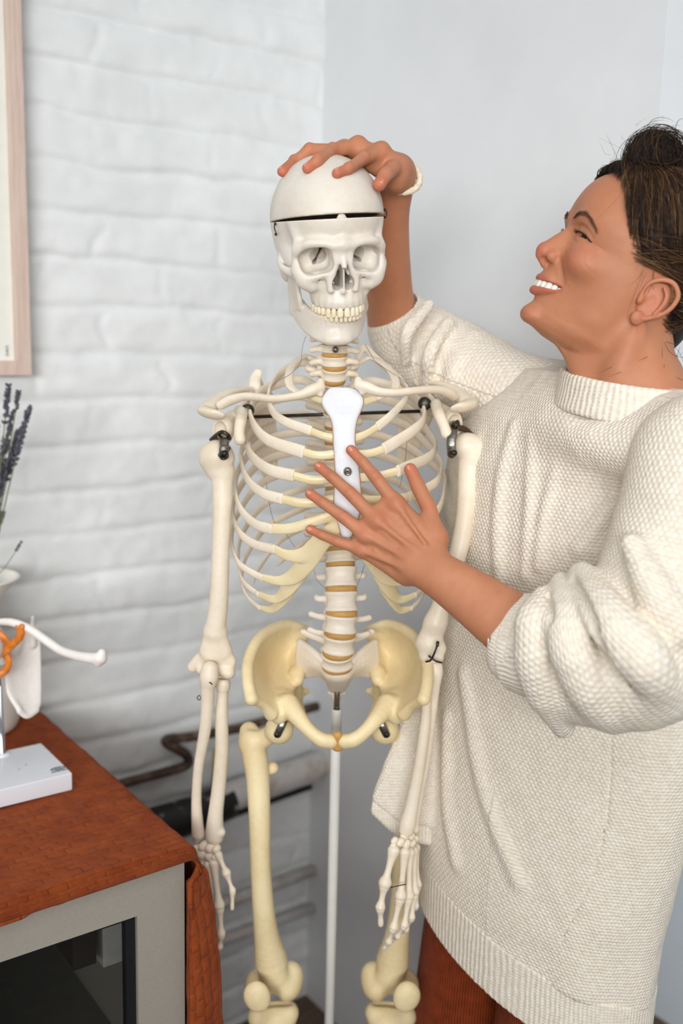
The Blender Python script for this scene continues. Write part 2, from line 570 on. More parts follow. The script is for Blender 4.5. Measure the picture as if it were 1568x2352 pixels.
M_CART = bone_mat('cartilage_rubber', (216, 192, 138), (231, 212, 165), 0.35)
t_ = NT('translucent_cartilage'); co_ = t_.coord('Object')
t_.color(t_.ramp(t_.noise(co_, 22, 3), [(0.3, srgb(222, 203, 160)), (0.7, srgb(235, 220, 184))]))
t_.set(Roughness=0.32, Transmission_Weight=0.0, Specular_IOR_Level=0.5)
t_.b.inputs['Subsurface Weight'].default_value = 0.35; t_.b.inputs['Subsurface Radius'].default_value = (1, .7, .35); t_.b.inputs['Subsurface Scale'].default_value = 0.006
M_CART = t_.m
M_DISC = bone_mat('brown_disc_rubber', (176, 128, 66), (203, 156, 90), 0.5)
M_STERN = bone_mat('white_sternum_plastic', (219, 219, 222), (228, 228, 231), 0.5)
M_STEEL = plain('dull_steel', (150, 146, 138), 0.32, 1.0, noise=0.08, scale=90)
M_DARKSTEEL = plain('dark_blackened_steel', (72, 68, 60), 0.4, 0.85, noise=0.1, scale=90)
M_WHITEPOLE = plain('white_painted_pole', (226, 224, 218), 0.35, noise=0.01)

_old_build = Shape.build
def _build(s, name, mat, parent=None, res=0.0015, M=None, label=None, warp=None, relax=0, **kw):
    v, q = s.polygonize(res)
    if relax: v = smooth_verts(v, q, relax)
    if warp is not None: v = warp(v)
    if M is not None:
        A = np.asarray(M); v = v @ A[:3, :3].T + A[:3, 3]
        if np.linalg.det(A[:3, :3]) < 0: q = q[:, ::-1]
    return mesh(name, v, q, mat, parent, label=label, **kw)
Shape.build = _build

SKEL = empty('anatomical_skeleton', tuple(W(752, 2500, 1.345) * [1, 1, 0]),
             'life-size ivory teaching skeleton hanging on a white pole in the corner', 'skeleton')

def skull_pose():
    yaw, pit, rol = [math.radians(a) for a in (11.5, 14.2, -5.2)]
    R = np.array(Matrix.Rotation(yaw, 3, 'Z') @ Matrix.Rotation(rol, 3, 'Y') @ Matrix.Rotation(pit, 3, 'X')) @ np.diag([1.0, -1, 1])
    A = np.eye(4); A[:3, :3] = R * 0.985 * 0.001; A[:3, 3] = (-0.0238, 1.2762, 1.5571)
    return A
SKM = skull_pose()

def sx(p): return [(-p[0], p[1], p[2]), tuple(p)]
def mir(pts): return [[(-a[0], *a[1:]) for a in pts], [tuple(a) for a in pts]]

def vault(s, k=18):
    s.ell((0, -2, 45), (69, 87, 71))
    s.ell((0, 46, 50), (53, 44, 45), k=14)
    s.ell((0, -34, 34), (62, 54, 50), k=18)

def build_skull():
    s = Shape()
    vault(s)
    s.ell((0, -30, 8), (55, 50, 40), k=20)
    s.ell((0, 18, 0), (44, 40, 24), k=14)
    for q in sx((44, 2, 8)): s.ell(q, (17, 36, 30), k=14)
    for q in sx((87, 50, 18)): s.ell(q, (26, 32, 40), k=12, sub=True)
    for q in sx((52, 22, 2)): s.ell(q, (9, 26, 15), k=8)
    # brow, rims
    for p in mir([(48, 68, 17), (41, 79, 25), (26, 87, 27), (9, 90, 24), (0, 90, 25)]): s.chain(p, [5, 5.2, 5, 5.6, 6], k=9)
    for p in mir([(47, 70, 20), (51.5, 64, 9), (49, 66, -6)]): s.chain(p, [6, 5.2, 6.5], k=6)
    for p in mir([(49, 66, 18), (49, 58, 34), (50, 46, 52), (52, 30, 66)]): s.chain(p, [3, 3, 3, 3], k=12)
    for p in mir([(48, 67, -6), (43, 74, -12), (33, 80, -13), (21, 84, -9), (13, 87, 4), (11, 86, 20)]): s.chain(p, [6.5, 6.5, 5.5, 5, 4, 4.5], k=7)
    for p in mir([(49, 64, -8), (44, 72, -18), (36, 74, -24)]): s.chain(p, [7.5, 9, 8], k=7)
    for p in mir([(51, 60, -12), (60, 45, -11), (65, 28, -8), (64, 12, -3), (58, 0, 0)]): s.chain(p, [7, 5.2, 4.6, 4.8, 7], k=5, flat=((1, 0, 0), .62))
    # maxilla
    s.ell((0, 62, -26), (31, 24, 31), k=9)
    s.ell((0, 58, -44), (30.5, 32, 13), k=8)
    for p in mir([(42, 68, -20), (34, 62, -34), (28, 54, -44)]): s.chain(p, [8, 8, 7], k=7)
    for q in sx((25, 92, -25)): s.ell(q, (9, 7.5, 11), k=7, sub=True)
    for q in sx((44, 50, -40)): s.ell(q, (9, 22, 22), k=7, sub=True)
    # nose bones
    s.chain([(0, 87, 24), (0, 91, 10), (0, 96.5, 0)], [6, 4.6, 3.2], k=6)
    for p in mir([(6, 87, 20), (9, 89, 4), (15, 87, -16), (15, 87, -28)]): s.chain(p, [4.5, 4.5, 4.5, 4], k=5)
    for q in sx((36, 52, -4)): s.ell(q, (15, 17, 15), k=8)
    # eye sockets
    for sg in (-1, 1):
        Rr = rot('Y', 10 * sg)
        s.group([Shape.p_box((sg * 30.5, 86, 5.5), (8.4, 22, 4.6), 9.8, Rr), Shape.p_cone((sg * 30, 74, 6), (sg * 19, 44, 9), 15.0, 7)], k=3.5, sub=True)
    # nasal opening
    s.group([Shape.p_ell((0, 92, -11), (7.2, 22, 10)), Shape.p_ell((-6.2, 88, -21), (7, 24, 9)), Shape.p_ell((6.2, 88, -21), (7, 24, 9))], k=2.0, sub=True)
    s.cone((0, 84, -32), (0, 94, -31), 4, 1.0, k=4)
    for q in sx((9.5, 72, -21)): s.ell(q, (2.6, 10, 2.6), k=2)
    for q in sx((7.5, 74, -12)): s.ell(q, (1.4, 6, 1.6), k=2)
    # mastoid, base
    for q in sx((52, -8, -18)): s.ell(q, (9, 12, 17), k=7)
    for q in sx((57, 0, -2)): s.ell(q, (7, 10, 7), k=5)
    s.ell((0, 26, -24), (20, 18, 14), k=8)
    s.ell((0, 60, -18), (12, 30, 10), k=3, sub=True)
    for q in sx((15, 34, -36)): s.ell(q, (4, 9, 14), k=5)
    s.ell((0, -24, -22), (34, 28, 12), k=10)
    s.box((0.8, 76, -16), (0.5, 13, 13), 0.5, k=1.5)
    # tooth roots, ridges over the sockets
    for i in range(-4, 5):
        a = i * 0.27
        s.cone((29 * math.sin(a * 1.15), 56 + 31 * math.cos(a * 1.1), -49), (27 * math.sin(a * 1.15), 54 + 31 * math.cos(a * 1.1), -38), 2.6, 1.2, k=6)
    # hollow and slits at the back of the sockets
    s.ell((0, -2, 60), (63, 79, 53), sub=True)
    for sg in (-1, 1):
        sl = [(19, 15.5, 2.6), (20.5, 12, 1.6), (23, 7, 1.3), (27, 2, 1.2), (30, -1, 2.4)]
        for (xa, za, ra), (xb, zb, rb) in zip(sl[:-1], sl[1:]):
            for q in (0, .25, .5, .75, 1.0):
                xx, zz, rr = xa + (xb - xa) * q, za + (zb - za) * q, ra + (rb - ra) * q
                s.cone((sg * xx, 62, zz), (sg * xx * .75, 26, zz + 1), rr, rr * .9, sub=True)
        
        s.ell((sg * 27, 84, -17), (2.0, 9, 1.6), sub=True)
    
    # cut
    RC = rot('X', 9.0); c0 = np.array([0, 86, 54.0])
    s.group([Shape.p_box(c0 + RC @ np.array([0, -86, 200.0]), (300, 300, 200), 0.0, RC)], sub=True)
    s.ell((0, 85, 54.5), (5.5, 3.0, 5), k=2)
    sk = empty('skull', (0, 0, 0)); sk.parent = SKEL; sk.location = (0, 0, 0)
    s.build('cranium', M_SKULL, sk, res=1.1, M=SKM)
    # cap
    c = Shape(); vault(c)
    c.ell((0, -2, 57), (63, 79, 55), sub=True)
    c.group([Shape.p_box(c0 + RC @ np.array([0, -86, -199.6]), (300, 300, 200), 0.0, RC)], sub=True)
    H = np.eye(4); H[:3, :3] = rot('X', 2.0) @ rot('Y', -0.4); pv = np.array([-30, -40, 30]); H[:3, 3] = pv - H[:3, :3] @ pv
    c.build('skullcap', M_SKULL, sk, res=1.3, M=SKM @ H)
    # jaw
    j = Shape()
    top = [(0, 77, -68), (12, 75, -68), (23, 65, -67), (32, 48, -64), (39, 30, -58), (44, 18, -52)]
    bot = [(0, 80, -93), (14, 76, -94), (27, 63, -91), (37, 44, -86), (44, 26, -79), (48, 12, -72)]
    for sg in (-1, 1):
        T_ = [(sg * a, b, c_) for a, b, c_ in top]; B_ = [(sg * a, b, c_) for a, b, c_ in bot]
        Mi = [((sg * 1.03) * (a + d) / 2, (b + e) / 2 - (1 if True else 0), (c_ + f) / 2) for (a, b, c_), (d, e, f) in zip(top, bot)]
        j.sheet([T_, Mi, B_], [[4.6] * 6, [5.2] * 6, [5.4, 5.4, 5.2, 4.8, 4.4, 4.2]], k=3)
        rows = [[(42, 38, -60), (46, 24, -64), (49, 8, -70)], [(44, 40, -46), (48, 22, -48), (51, 2, -50)],
                [(46, 34, -28), (49, 20, -30), (51, 3, -28)], [(47, 31, -14), (49, 19, -24), (52, 6, -12)]]
        j.sheet([[(sg * a, b, c_) for a, b, c_ in r] for r in rows], [[4, 3.5, 4], [3.5, 2.8, 3.5], [3, 2.2, 3.5], [2, 1.8, 3.5]], k=4)
        j.ell((sg * 53, 6, -8), (9, 4.5, 5), k=4)
        j.ell((sg * 50, 8, -70), (4, 8, 8), k=5)
        j.ell((sg * 11, 80, -93), (6, 5, 4), k=8)
    j.ell((0, 82, -91), (10, 6, 6), k=9)
    for i in range(-5, 6):
        a = i * 0.23
        j.cone((26 * math.sin(a * 1.1), 50 + 31 * math.cos(a), -65), (26 * math.sin(a * 1.1), 50 + 31 * math.cos(a), -74), 2.6, 1.4, k=3)
    JM = np.eye(4); JM[:3, :3] = np.diag([0.93, 1, 0.97]); JM[:3, 3] = (-2.5, 0, 0)
    JM[:3, :3] = JM[:3, :3] @ rot('Z', 2.5)
    j.build('mandible', M_SKULL, sk, res=1.2, M=SKM @ JM)
    # teeth
    def tooth(w, d, h, pos, ang, up, name='tooth'):
        n, m = 14, 9; v = []
        for i in range(m):
            ph = -math.pi / 2 + math.pi * i / (m - 1)
            zz = math.copysign(abs(math.sin(ph)) ** 0.7, math.sin(ph)); rr = max(abs(math.cos(ph)) ** 0.45, 1e-3)
            tap = 0.80 + 0.2 * (1 - (zz + 1) / 2) if up else 0.80 + 0.2 * (zz + 1) / 2
            for k_ in range(n):
                a = 2 * math.pi * k_ / n; ca, sa = math.cos(a), math.sin(a)
                v.append((w / 2 * rr * tap * math.copysign(abs(ca) ** .8, ca), d / 2 * rr * math.copysign(abs(sa) ** .8, sa) * (tap if True else 1), h / 2 * zz))
        v = np.array(v); c_, s_ = math.cos(ang), math.sin(ang)
        v = np.stack([v[:, 0] * c_ + v[:, 1] * s_, -v[:, 0] * s_ + v[:, 1] * c_, v[:, 2]], 1) + np.array(pos)
        f = []
        for i in range(m - 1):
            for k_ in range(n): f.append([i * n + k_, i * n + (k_ + 1) % n, (i + 1) * n + (k_ + 1) % n, (i + 1) * n + k_])
        v = v @ SKM[:3, :3].T + SKM[:3, 3]
        mesh(name, v, [q for q in f], M_TOOTH, sk)
    def arch(ax, ay, cy, widths, z, h, d, up):
        a = np.linspace(0, 1.75, 800); X = ax * np.sin(a); Y = cy + ay * np.cos(a)
        L = np.concatenate([[0], np.cumsum(np.hypot(np.diff(X), np.diff(Y)))])
        pos = 0
        for i, w in enumerate(widths):
            m_ = pos + w / 2; pos += w
            x, y = np.interp(m_, L, X), np.interp(m_, L, Y)
            dx = np.interp(m_ + 1, L, X) - np.interp(m_ - 1, L, X); dy = np.interp(m_ + 1, L, Y) - np.interp(m_ - 1, L, Y)
            ang = math.atan2(-dy, dx)
            hh = h * (1.08 if i == 2 else 1.0 if i < 2 else 0.86)
            for sg in (-1, 1):
                tooth(w * 0.99, d if i < 3 else d * 1.25, hh, (sg * x, y, z + (h - hh) / 2 * (1 if up else -1)), sg * ang, up)
    arch(29.5, 38, 51, [8.6, 6.8, 7.6, 7, 6.8, 9.5, 9], -56, 11.5, 6.5, True)
    arch(27.5, 35.5, 51, [5.4, 5.9, 6.8, 7, 7, 10, 9.5], -63.5, 9.5, 6, False)
    # latch hooks of the skullcap
    for sg, pts in ((-1, [(-69.2, 24, 42), (-70, 21, 38), (-69.6, 24, 34), (-68.6, 26, 31), (-68.4, 20, 29)]), (1, [(69.5, 14, 51), (71.5, 14, 49), (71.5, 14, 44), (69.5, 14, 42)])):
        b = MB(); p = np.array([(a * 1.0, b_, c_) for a, b_, c_ in pts]) @ SKM[:3, :3].T + SKM[:3, 3]
        b.tube(cr(p, 6), 0.0007, 8)
        for q in (p[0], p[-1]):
            b.tube([q + (-.0014 * sg, 0, 0), q + (.0014 * sg, -.0003, 0)], 0.0016, 10)
        b.build('latch', M_DARKSTEEL, sk)
build_skull()
# ------------------------------------------------------------------ spine, ribs, breastbone
def WP(rows):
    """rows of (px, py, Y, radius in px) -> points, radii in metres"""
    P = np.array([W(r[0], r[1], r[2]) for r in rows])
    return P, np.array([mm(r[3], p) for r, p in zip(rows, P)])

SP0 = W(772, 1000, 1.345); ST0 = W(792, 1000, 1.20)
_mn = unit(np.cross(np.array([0, 0, 1.0]), (ST0 - SP0) * [1, 1, 0]))
def mirror(P):
    P = np.asarray(P, float); d = (P - SP0) @ _mn
    return P - 2 * d[..., None] * _mn

# levels of the discs, from the neck to the sacrum: photo x, y and depth
DISCS = [(770, 735, 1.283), (770, 762, 1.281), (769, 789, 1.28), (768, 816, 1.281), (768, 847, 1.284), (767, 880, 1.292)]
for i in range(1, 12):
    y = 880 + i * 34.6
    DISCS.append((767 + 14 * (y - 880) / 415, y, 1.292 + 0.05 * math.sin(math.pi * min(1, i / 12) ** 0.8) - 0.0 * i))
DISCS += [(782, 1295, 1.296), (784, 1352, 1.285), (785, 1410, 1.278), (781, 1461, 1.277), (776, 1508, 1.283), (775, 1541, 1.298)]

def build_spine():
    P = np.array([W(*d) for d in DISCS])
    n = len(P)
    T = np.gradient(P, axis=0); T = -np.array([unit(t) for t in T])       # upwards
    fw = np.array([0.05, -1, 0.0])
    for i in range(n):
        lumbar = i >= 18; cerv = i < 6
        wdt = 0.0165 if cerv else (0.0225 if lumbar else 0.0145 + 0.0006 * (i - 6))
        dep = wdt * (0.72 if cerv else 0.74 if lumbar else 0.85)
        up = T[i]; f = unit(fw - up * (fw @ up)); r = np.cross(f, up)
        # disc
        if i < n:
            h = 0.0028 if cerv else 0.0036 if lumbar else 0.0026
            c = P[i] - f * dep * 0.55
            b = MB(); a = np.arange(36) / 36 * 2 * math.pi
            prof = [(0.0, -h), (0.90, -h), (0.93, -h * .5), (0.935, 0), (0.93, h * .5), (0.90, h), (0.0, h)]
            ring = [c + (np.cos(a)[:, None] * r * wdt + np.sin(a)[:, None] * f * dep) * k_ + up * hz for k_, hz in prof]
            fcs = []
            for j in range(len(prof) - 1):
                for q in range(36): fcs.append([j * 36 + q, j * 36 + (q + 1) % 36, (j + 1) * 36 + (q + 1) % 36, (j + 1) * 36 + q])
            b.add(np.concatenate(ring), fcs)
            b.build('intervertebral_disc', M_DISC, SKEL)
        if i == 0: continue
        # vertebra between disc i-1 and disc i
        A, B = P[i - 1], P[i]
        up = unit(A - B); f = unit(fw - up * (fw @ up)); r = np.cross(f, up)
        L = np.linalg.norm(A - B)
        R = np.stack([r, f, up], 1)
        c = 0.5 * (A + B) - f * dep * 0.55
        hh = L / 2 - (0.0024 if cerv else 0.0034 if lumbar else 0.0024)
        s = Shape()
        loc = lambda x, y, z: c + r * x + f * y + up * z
        # body: end plates flare out over a narrower waist
        pr = []
        for zz, k_ in ((-1, 1.0), (-.8, .985), (-.5, .90), (0, .84), (.5, .90), (.8, .985), (1, 1.0)):
            pr.append((zz * (hh - .0012), k_))
        def bodyf(Pn, c=c, R=R.astype(F32), pr=pr, w=wdt, d=dep, hh=hh):
            q = (Pn - c.astype(F32)) @ R
            k_ = np.interp(np.clip(q[..., 2], -hh, hh), [p_[0] for p_ in pr], [p_[1] for p_ in pr]).astype(F32)
            rad = np.sqrt((q[..., 0] / (w * k_)) ** 2 + (q[..., 1] / (d * k_)) ** 2)
            d1 = (rad - 1) * d; d2 = np.abs(q[..., 2]) - F32(hh)
            return smin_max(d1, d2, 0.0016)
        m = max(wdt, dep, hh) * 1.4
        s.group([(bodyf, c - m, c + m)])
        s.cone(loc(-wdt * .55, -dep * 1.3, 0), loc(wdt * .55, -dep * 1.3, 0), hh * .5, hh * .5, k=.004)
        for sg in (-1, 1):
            s.cone(loc(sg * wdt * .55, -dep * .7, hh * .2), loc(sg * wdt * .6, -dep * 1.5, hh * .2), hh * .42, hh * .42, k=.003)
            if cerv:
                s.chain([loc(sg * wdt * .7, -dep * .4, 0), loc(sg * wdt * 1.35, -dep * .35, -hh * .2), loc(sg * wdt * 1.75, -dep * .5, -hh * .55)], [.0042, .0042, .0036], k=.004)
                s.ell(loc(sg * wdt * .95, -dep * 1.3, 0), (.0065, .0065, hh * 1.0), k=.004)
            elif lumbar:
                ln = 1.75
                if i == n - 1:
                    e_ = W(697 if sg < 0 else 853, 1452, 1.325); a_ = loc(sg * wdt * .7, -dep * .9, hh * .2)
                    s.chain([a_, a_ * .5 + e_ * .5 + up * -.002, e_], [.0075, .006, .0055], k=.005, flat=(f, .7)); continue
                s.chain([loc(sg * wdt * .6, -dep * 1.1, hh * .2), loc(sg * wdt * 1.3, -dep * 1.25, hh * .2), loc(sg * wdt * ln * (.82 if i < 20 else 1), -dep * 1.45, hh * .35)], [.0055, .0042, .0042], k=.004, flat=(f, .6))
                s.ell(loc(sg * wdt * .75, -dep * 1.8, hh * .2), (.006, .006, hh * 1.1), k=.004)
            else:
                s.chain([loc(sg * wdt * .6, -dep * 1.2, hh * .3), loc(sg * wdt * 1.6, -dep * 2.0, hh * .5), loc(sg * wdt * 2.1, -dep * 2.3, hh * .6)], [.0055, .0048, .0055], k=.004)
        s.chain([loc(0, -dep * 1.5, 0), loc(0, -dep * 2.3, -hh * .5), loc(0, -dep * (2.9 if not cerv else 2.5), -hh * (1.6 if not lumbar else .8))], [.005, .004, .0045], k=.004, flat=(r, .55))
        nm = 'cervical_vertebra' if cerv else 'lumbar_vertebra' if lumbar else 'thoracic_vertebra'
        o = s.build(nm, M_BONE if not lumbar else M_SACRUM, SKEL, res=0.0014)
        if i == 3:
            b = MB(); q = W(770, 803, 1.262)
            b.lathe([(0, .0035), (.0032, .0032), (.0042, .001), (.0042, -.004)], q, 14, np.stack([[1, 0, 0], [0, 0, -1], [0, -1, 0]], 1).astype(float) @ np.eye(3))
            b.build('bolt', M_STEEL, o)

def smin_max(a, b, k):
    h = np.maximum(k - np.abs(a - b), 0) / k
    return np.maximum(a, b) + h * h * k * 0.25

RIBS = {
 1: [(742, 838, 1.322), (704, 818, 1.338), (674, 836, 1.30), (663, 866, 1.262), (672, 893, 1.24), (716, 912, 1.226)],
 2: [(744, 868, 1.332), (700, 832, 1.362), (645, 858, 1.345), (618, 900, 1.29), (622, 938, 1.255), (650, 966, 1.232), (715, 990, 1.212)],
 3: [(746, 903, 1.345), (690, 872, 1.388), (612, 892, 1.368), (577, 935, 1.315), (581, 972, 1.272), (616, 1011, 1.236), (698, 1039, 1.205)],
 4: [(748, 938, 1.352), (690, 910, 1.398), (602, 930, 1.38), (565, 982, 1.33), (565, 1018, 1.29), (581, 1051, 1.252), (619, 1079, 1.218), (675, 1093, 1.197)],
 5: [(750, 972, 1.358), (690, 952, 1.406), (600, 970, 1.392), (557, 1028, 1.34), (556, 1066, 1.30), (571, 1105, 1.254), (604, 1133, 1.22), (649, 1147, 1.199)],
 6: [(752, 1007, 1.36), (690, 993, 1.41), (600, 1015, 1.40), (550, 1075, 1.352), (541, 1126, 1.305), (553, 1170, 1.258), (585, 1203, 1.224), (625, 1216, 1.205)],
 7: [(753, 1042, 1.36), (690, 1036, 1.412), (600, 1062, 1.404), (545, 1130, 1.36), (535, 1180, 1.315), (549, 1222, 1.268), (585, 1250, 1.236), (632, 1262, 1.216)],
 8: [(755, 1077, 1.357), (690, 1079, 1.412), (600, 1110, 1.402), (545, 1182, 1.362), (532, 1240, 1.313), (543, 1286, 1.27), (567, 1309, 1.248), (603, 1328, 1.234)],
 9: [(757, 1112, 1.352), (692, 1124, 1.406), (606, 1160, 1.40), (556, 1228, 1.362), (547, 1290, 1.315), (557, 1334, 1.278), (594, 1367, 1.252)],
 10: [(759, 1147, 1.345), (696, 1168, 1.40), (614, 1210, 1.392), (568, 1272, 1.362), (555, 1332, 1.318), (568, 1371, 1.292), (597, 1398, 1.272)],
 11: [(762, 1182, 1.338), (704, 1208, 1.386), (642, 1244, 1.388), (594, 1306, 1.37), (582, 1340, 1.355)],
 12: [(765, 1217, 1.33), (716, 1238, 1.37), (672, 1268, 1.376), (638, 1298, 1.37)],
}
RIBS_R = {
 2: [None, (831, 800, 1.362), (861, 822, 1.348), (925, 880, 1.30), (933, 912, 1.268), (900, 952, 1.235), (866, 981, 1.216)],
 3: [None, None, None, (965, 928, 1.325), (973, 962, 1.28), (946, 991, 1.244), (880, 1033, 1.21)],
 4: [None, None, None, (990, 1002, 1.34), (998, 1034, 1.30), (976, 1055, 1.26), (945, 1068, 1.228), (912, 1083, 1.203)],
 5: [None, None, None, (1003, 1048, 1.35), (1011, 1085, 1.308), (1000, 1108, 1.262), (970, 1126, 1.228), (936, 1143, 1.206)],
 6: [None, None, None, (1012, 1085, 1.362), (1018, 1128, 1.313), (1009, 1165, 1.266), (980, 1193, 1.232), (946, 1208, 1.212)],
}
RADR = {1: (9, 11), 2: (9, 12), 3: (9.5, 15.5), 4: (9, 15), 5: (9, 13.5), 6: (9, 13), 7: (9, 12), 8: (9, 9.5), 9: (8.5, 8.0), 10: (8, 7.2), 11: (8, 6), 12: (8, 6)}
CAGE = [W(773, 1000, 1.30), W(778, 1300, 1.31)]
def outward(m, t):
    ax = CAGE[0] + (CAGE[1] - CAGE[0]) * ((m[2] - CAGE[0][2]) / (CAGE[1][2] - CAGE[0][2]))
    n = (m - ax) * np.array([1, 1, 0.25])
    n = n - t * (n @ t)
    return (unit(n), 0.42)
def outward1(m, t):
    n = np.array([0, -.25, 1.0]); return (unit(n - t * (n @ t)), 0.45)

CART = {
 1: [(716, 912, 1.226, 8), (740, 920, 1.222, 9), (757, 925, 1.22, 9)],
 2: [(713, 990, 1.212, 9), (740, 1000, 1.208, 9), (768, 1006, 1.206, 10)],
 3: [(696, 1039, 1.205, 10.5), (730, 1046, 1.201, 10), (772, 1043, 1.20, 11)],
 4: [(672, 1093, 1.197, 11), (720, 1103, 1.194, 11), (776, 1096, 1.195, 11)],
 5: [(647, 1147, 1.199, 11), (700, 1156, 1.194, 12), (778, 1146, 1.193, 12)],
}
ARCH = [
 [(623, 1216, 1.205, 13), (665, 1214, 1.20, 13), (715, 1200, 1.195, 13), (780, 1178, 1.192, 12)],
 [(630, 1262, 1.216, 12), (662, 1276, 1.212, 14), (702, 1272, 1.205, 19), (740, 1238, 1.197, 21), (784, 1200, 1.194, 16)],
 [(602, 1328, 1.234, 10), (640, 1334, 1.228, 12), (676, 1322, 1.218, 20), (706, 1286, 1.208, 25), (745, 1240, 1.198, 18)],
 [(593, 1367, 1.252, 9), (630, 1376, 1.245, 11), (658, 1354, 1.232, 19), (690, 1312, 1.22, 22)],
 [(596, 1398, 1.272, 7), (622, 1400, 1.265, 10), (644, 1382, 1.25, 15), (672, 1342, 1.235, 20)],
]

ENDS = {}
def build_cage():
    for i, rows in RIBS.items():
        P = np.array([W(*r) for r in rows])
        ra, rb = RADR[i]
        R_ = np.array([mm(ra + (rb - ra) * k_ / (len(P) - 1), P[k_]) for k_ in range(len(P))])
        R_[0] *= 0.9
        if i >= 11: R_[-1] *= .6
        for sd in (0, 1):
            Q = P if sd == 0 else mirror(P)
            if sd and i in RIBS_R: Q = np.array([q if r_ is None else W(*r_) for q, r_ in zip(Q, RIBS_R[i])])
            s = Shape(); s.chain(Q, R_, n=7, flat=outward if i > 1 else outward1)
            if i <= 10:
                t = unit(Q[-1] - Q[-2]); n_ = outward(Q[-1], t)[0]; b_ = np.cross(t, n_)
                s.box(Q[-1] + t * 0.02, (.02, .02, .02), 0, R=np.stack([t, n_, b_], 1), sub=True)
                ENDS[(i, sd)] = (Q[-1], t)
            # blunt cut end
            o = s.build('rib', M_BONE, SKEL, res=0.0013)
    for i, rows in CART.items():
        P, R_ = WP(rows)
        for sd in (0, 1):
            Q = P if sd == 0 else mirror(P)
            e, t = ENDS[(i, sd)]; Q = Q.copy(); Q[0] = e - t * .003
            if sd and len(Q) > 2: Q[1] = Q[1] * .4 + (Q[0] + Q[2]) * .3
            s = Shape(); s.chain(Q, R_ * 1.0, n=5, flat=outward)
            s.build('costal_cartilage', M_CART, SKEL, res=0.0013)
    for sd in (0, 1):
        s = Shape()
        for ri, rows in enumerate(ARCH):
            P, R_ = WP(rows)
            Q = P if sd == 0 else mirror(P)
            e, t = ENDS[(ri + 6, sd)]; Q = Q.copy(); Q[0] = e - t * .003
            s.chain(Q, R_, n=5, k=0.006, flat=lambda m, t: (outward(m, t)[0], 0.26))
        s.build('costal_arch', M_CART, SKEL, res=0.0014, label='translucent yellow cartilage arch joining the lower ribs')
    # breastbone
    L = [(779, 897, 20), (786, 902, 34), (786, 919, 46), (787, 935, 42), (789, 950, 33), (790, 962, 27), (790, 985, 22), (790, 1015, 21), (794, 1050, 22.5), (797, 1085, 24), (798, 1120, 26), (798, 1153, 28),
         (798, 1185, 22), (797, 1210, 14), (796, 1228, 8)]
    def Yst(y): return np.interp(y, [895, 960, 1100, 1230], [1.228, 1.205, 1.187, 1.186])
    def plate(extra, dy, th, name, mat, parent, res=.0013):
        rows = []
        for x, y, w in L:
            w = w * .95 + extra
            rows.append([W(x - w, y, Yst(y) + dy), W(x - w * .5, y, Yst(y) + dy - .0012), W(x + w * .5, y, Yst(y) + dy - .0012), W(x + w, y, Yst(y) + dy)])
        s = Shape(); s.sheet(rows, th, n=2)
        return s.build(name, mat, parent, res=res, relax=1)
    st = plate(-3, 0, .0042, 'sternum', M_STERN, SKEL)
    plate(1.0, 0.0045, .0030, 'sternum_edge', bone_mat('amber_edge', (206, 140, 82), (222, 160, 100)), st)
    b = MB(); q = W(798, 1083, 1.187 - .0055)
    Rb = np.stack([[1, 0, 0], [0, -.17, 1], [0, -1, -.17]], 1).astype(float)
    b.lathe([(.0018, .0025), (.0022, .0046), (.0038, .0042), (.0048, .0022), (.005, -.002)], q, 20, Rb)
    b.lathe([(0, .0022), (.0024, .0022)], q, 14, Rb)
    b.build('bolt', M_STEEL, st)
build_spine()
build_cage()
# ------------------------------------------------------------------ shoulder girdle, arms, pelvis, legs, stand
def bone(name, rows, mat=None, parent=None, flat=None, extra=(), res=0.0013, n=5, label=None, subs=()):
    s = Shape(); P, R_ = WP(rows); s.chain(P, R_, n=n, flat=flat)
    for e in extra:
        rows2, k, fl = e
        P2, R2 = WP(rows2)
        if len(P2) == 1: s.ell(P2[0], (R2[0],) * 3 if fl is None else tuple(R2[0] * np.array(fl)), k=k)
        else: s.chain(P2, R2, k=k, n=5, flat=fl)
    for rows2, k in subs:
        P2, R2 = WP(rows2)
        if len(P2) == 1: s.ell(P2[0], R2[0], k=k, sub=True)
        else: s.chain(P2, R2, k=k, sub=True, n=3)
    return s.build(name, mat or M_BONE, parent or SKEL, res=res, label=label)

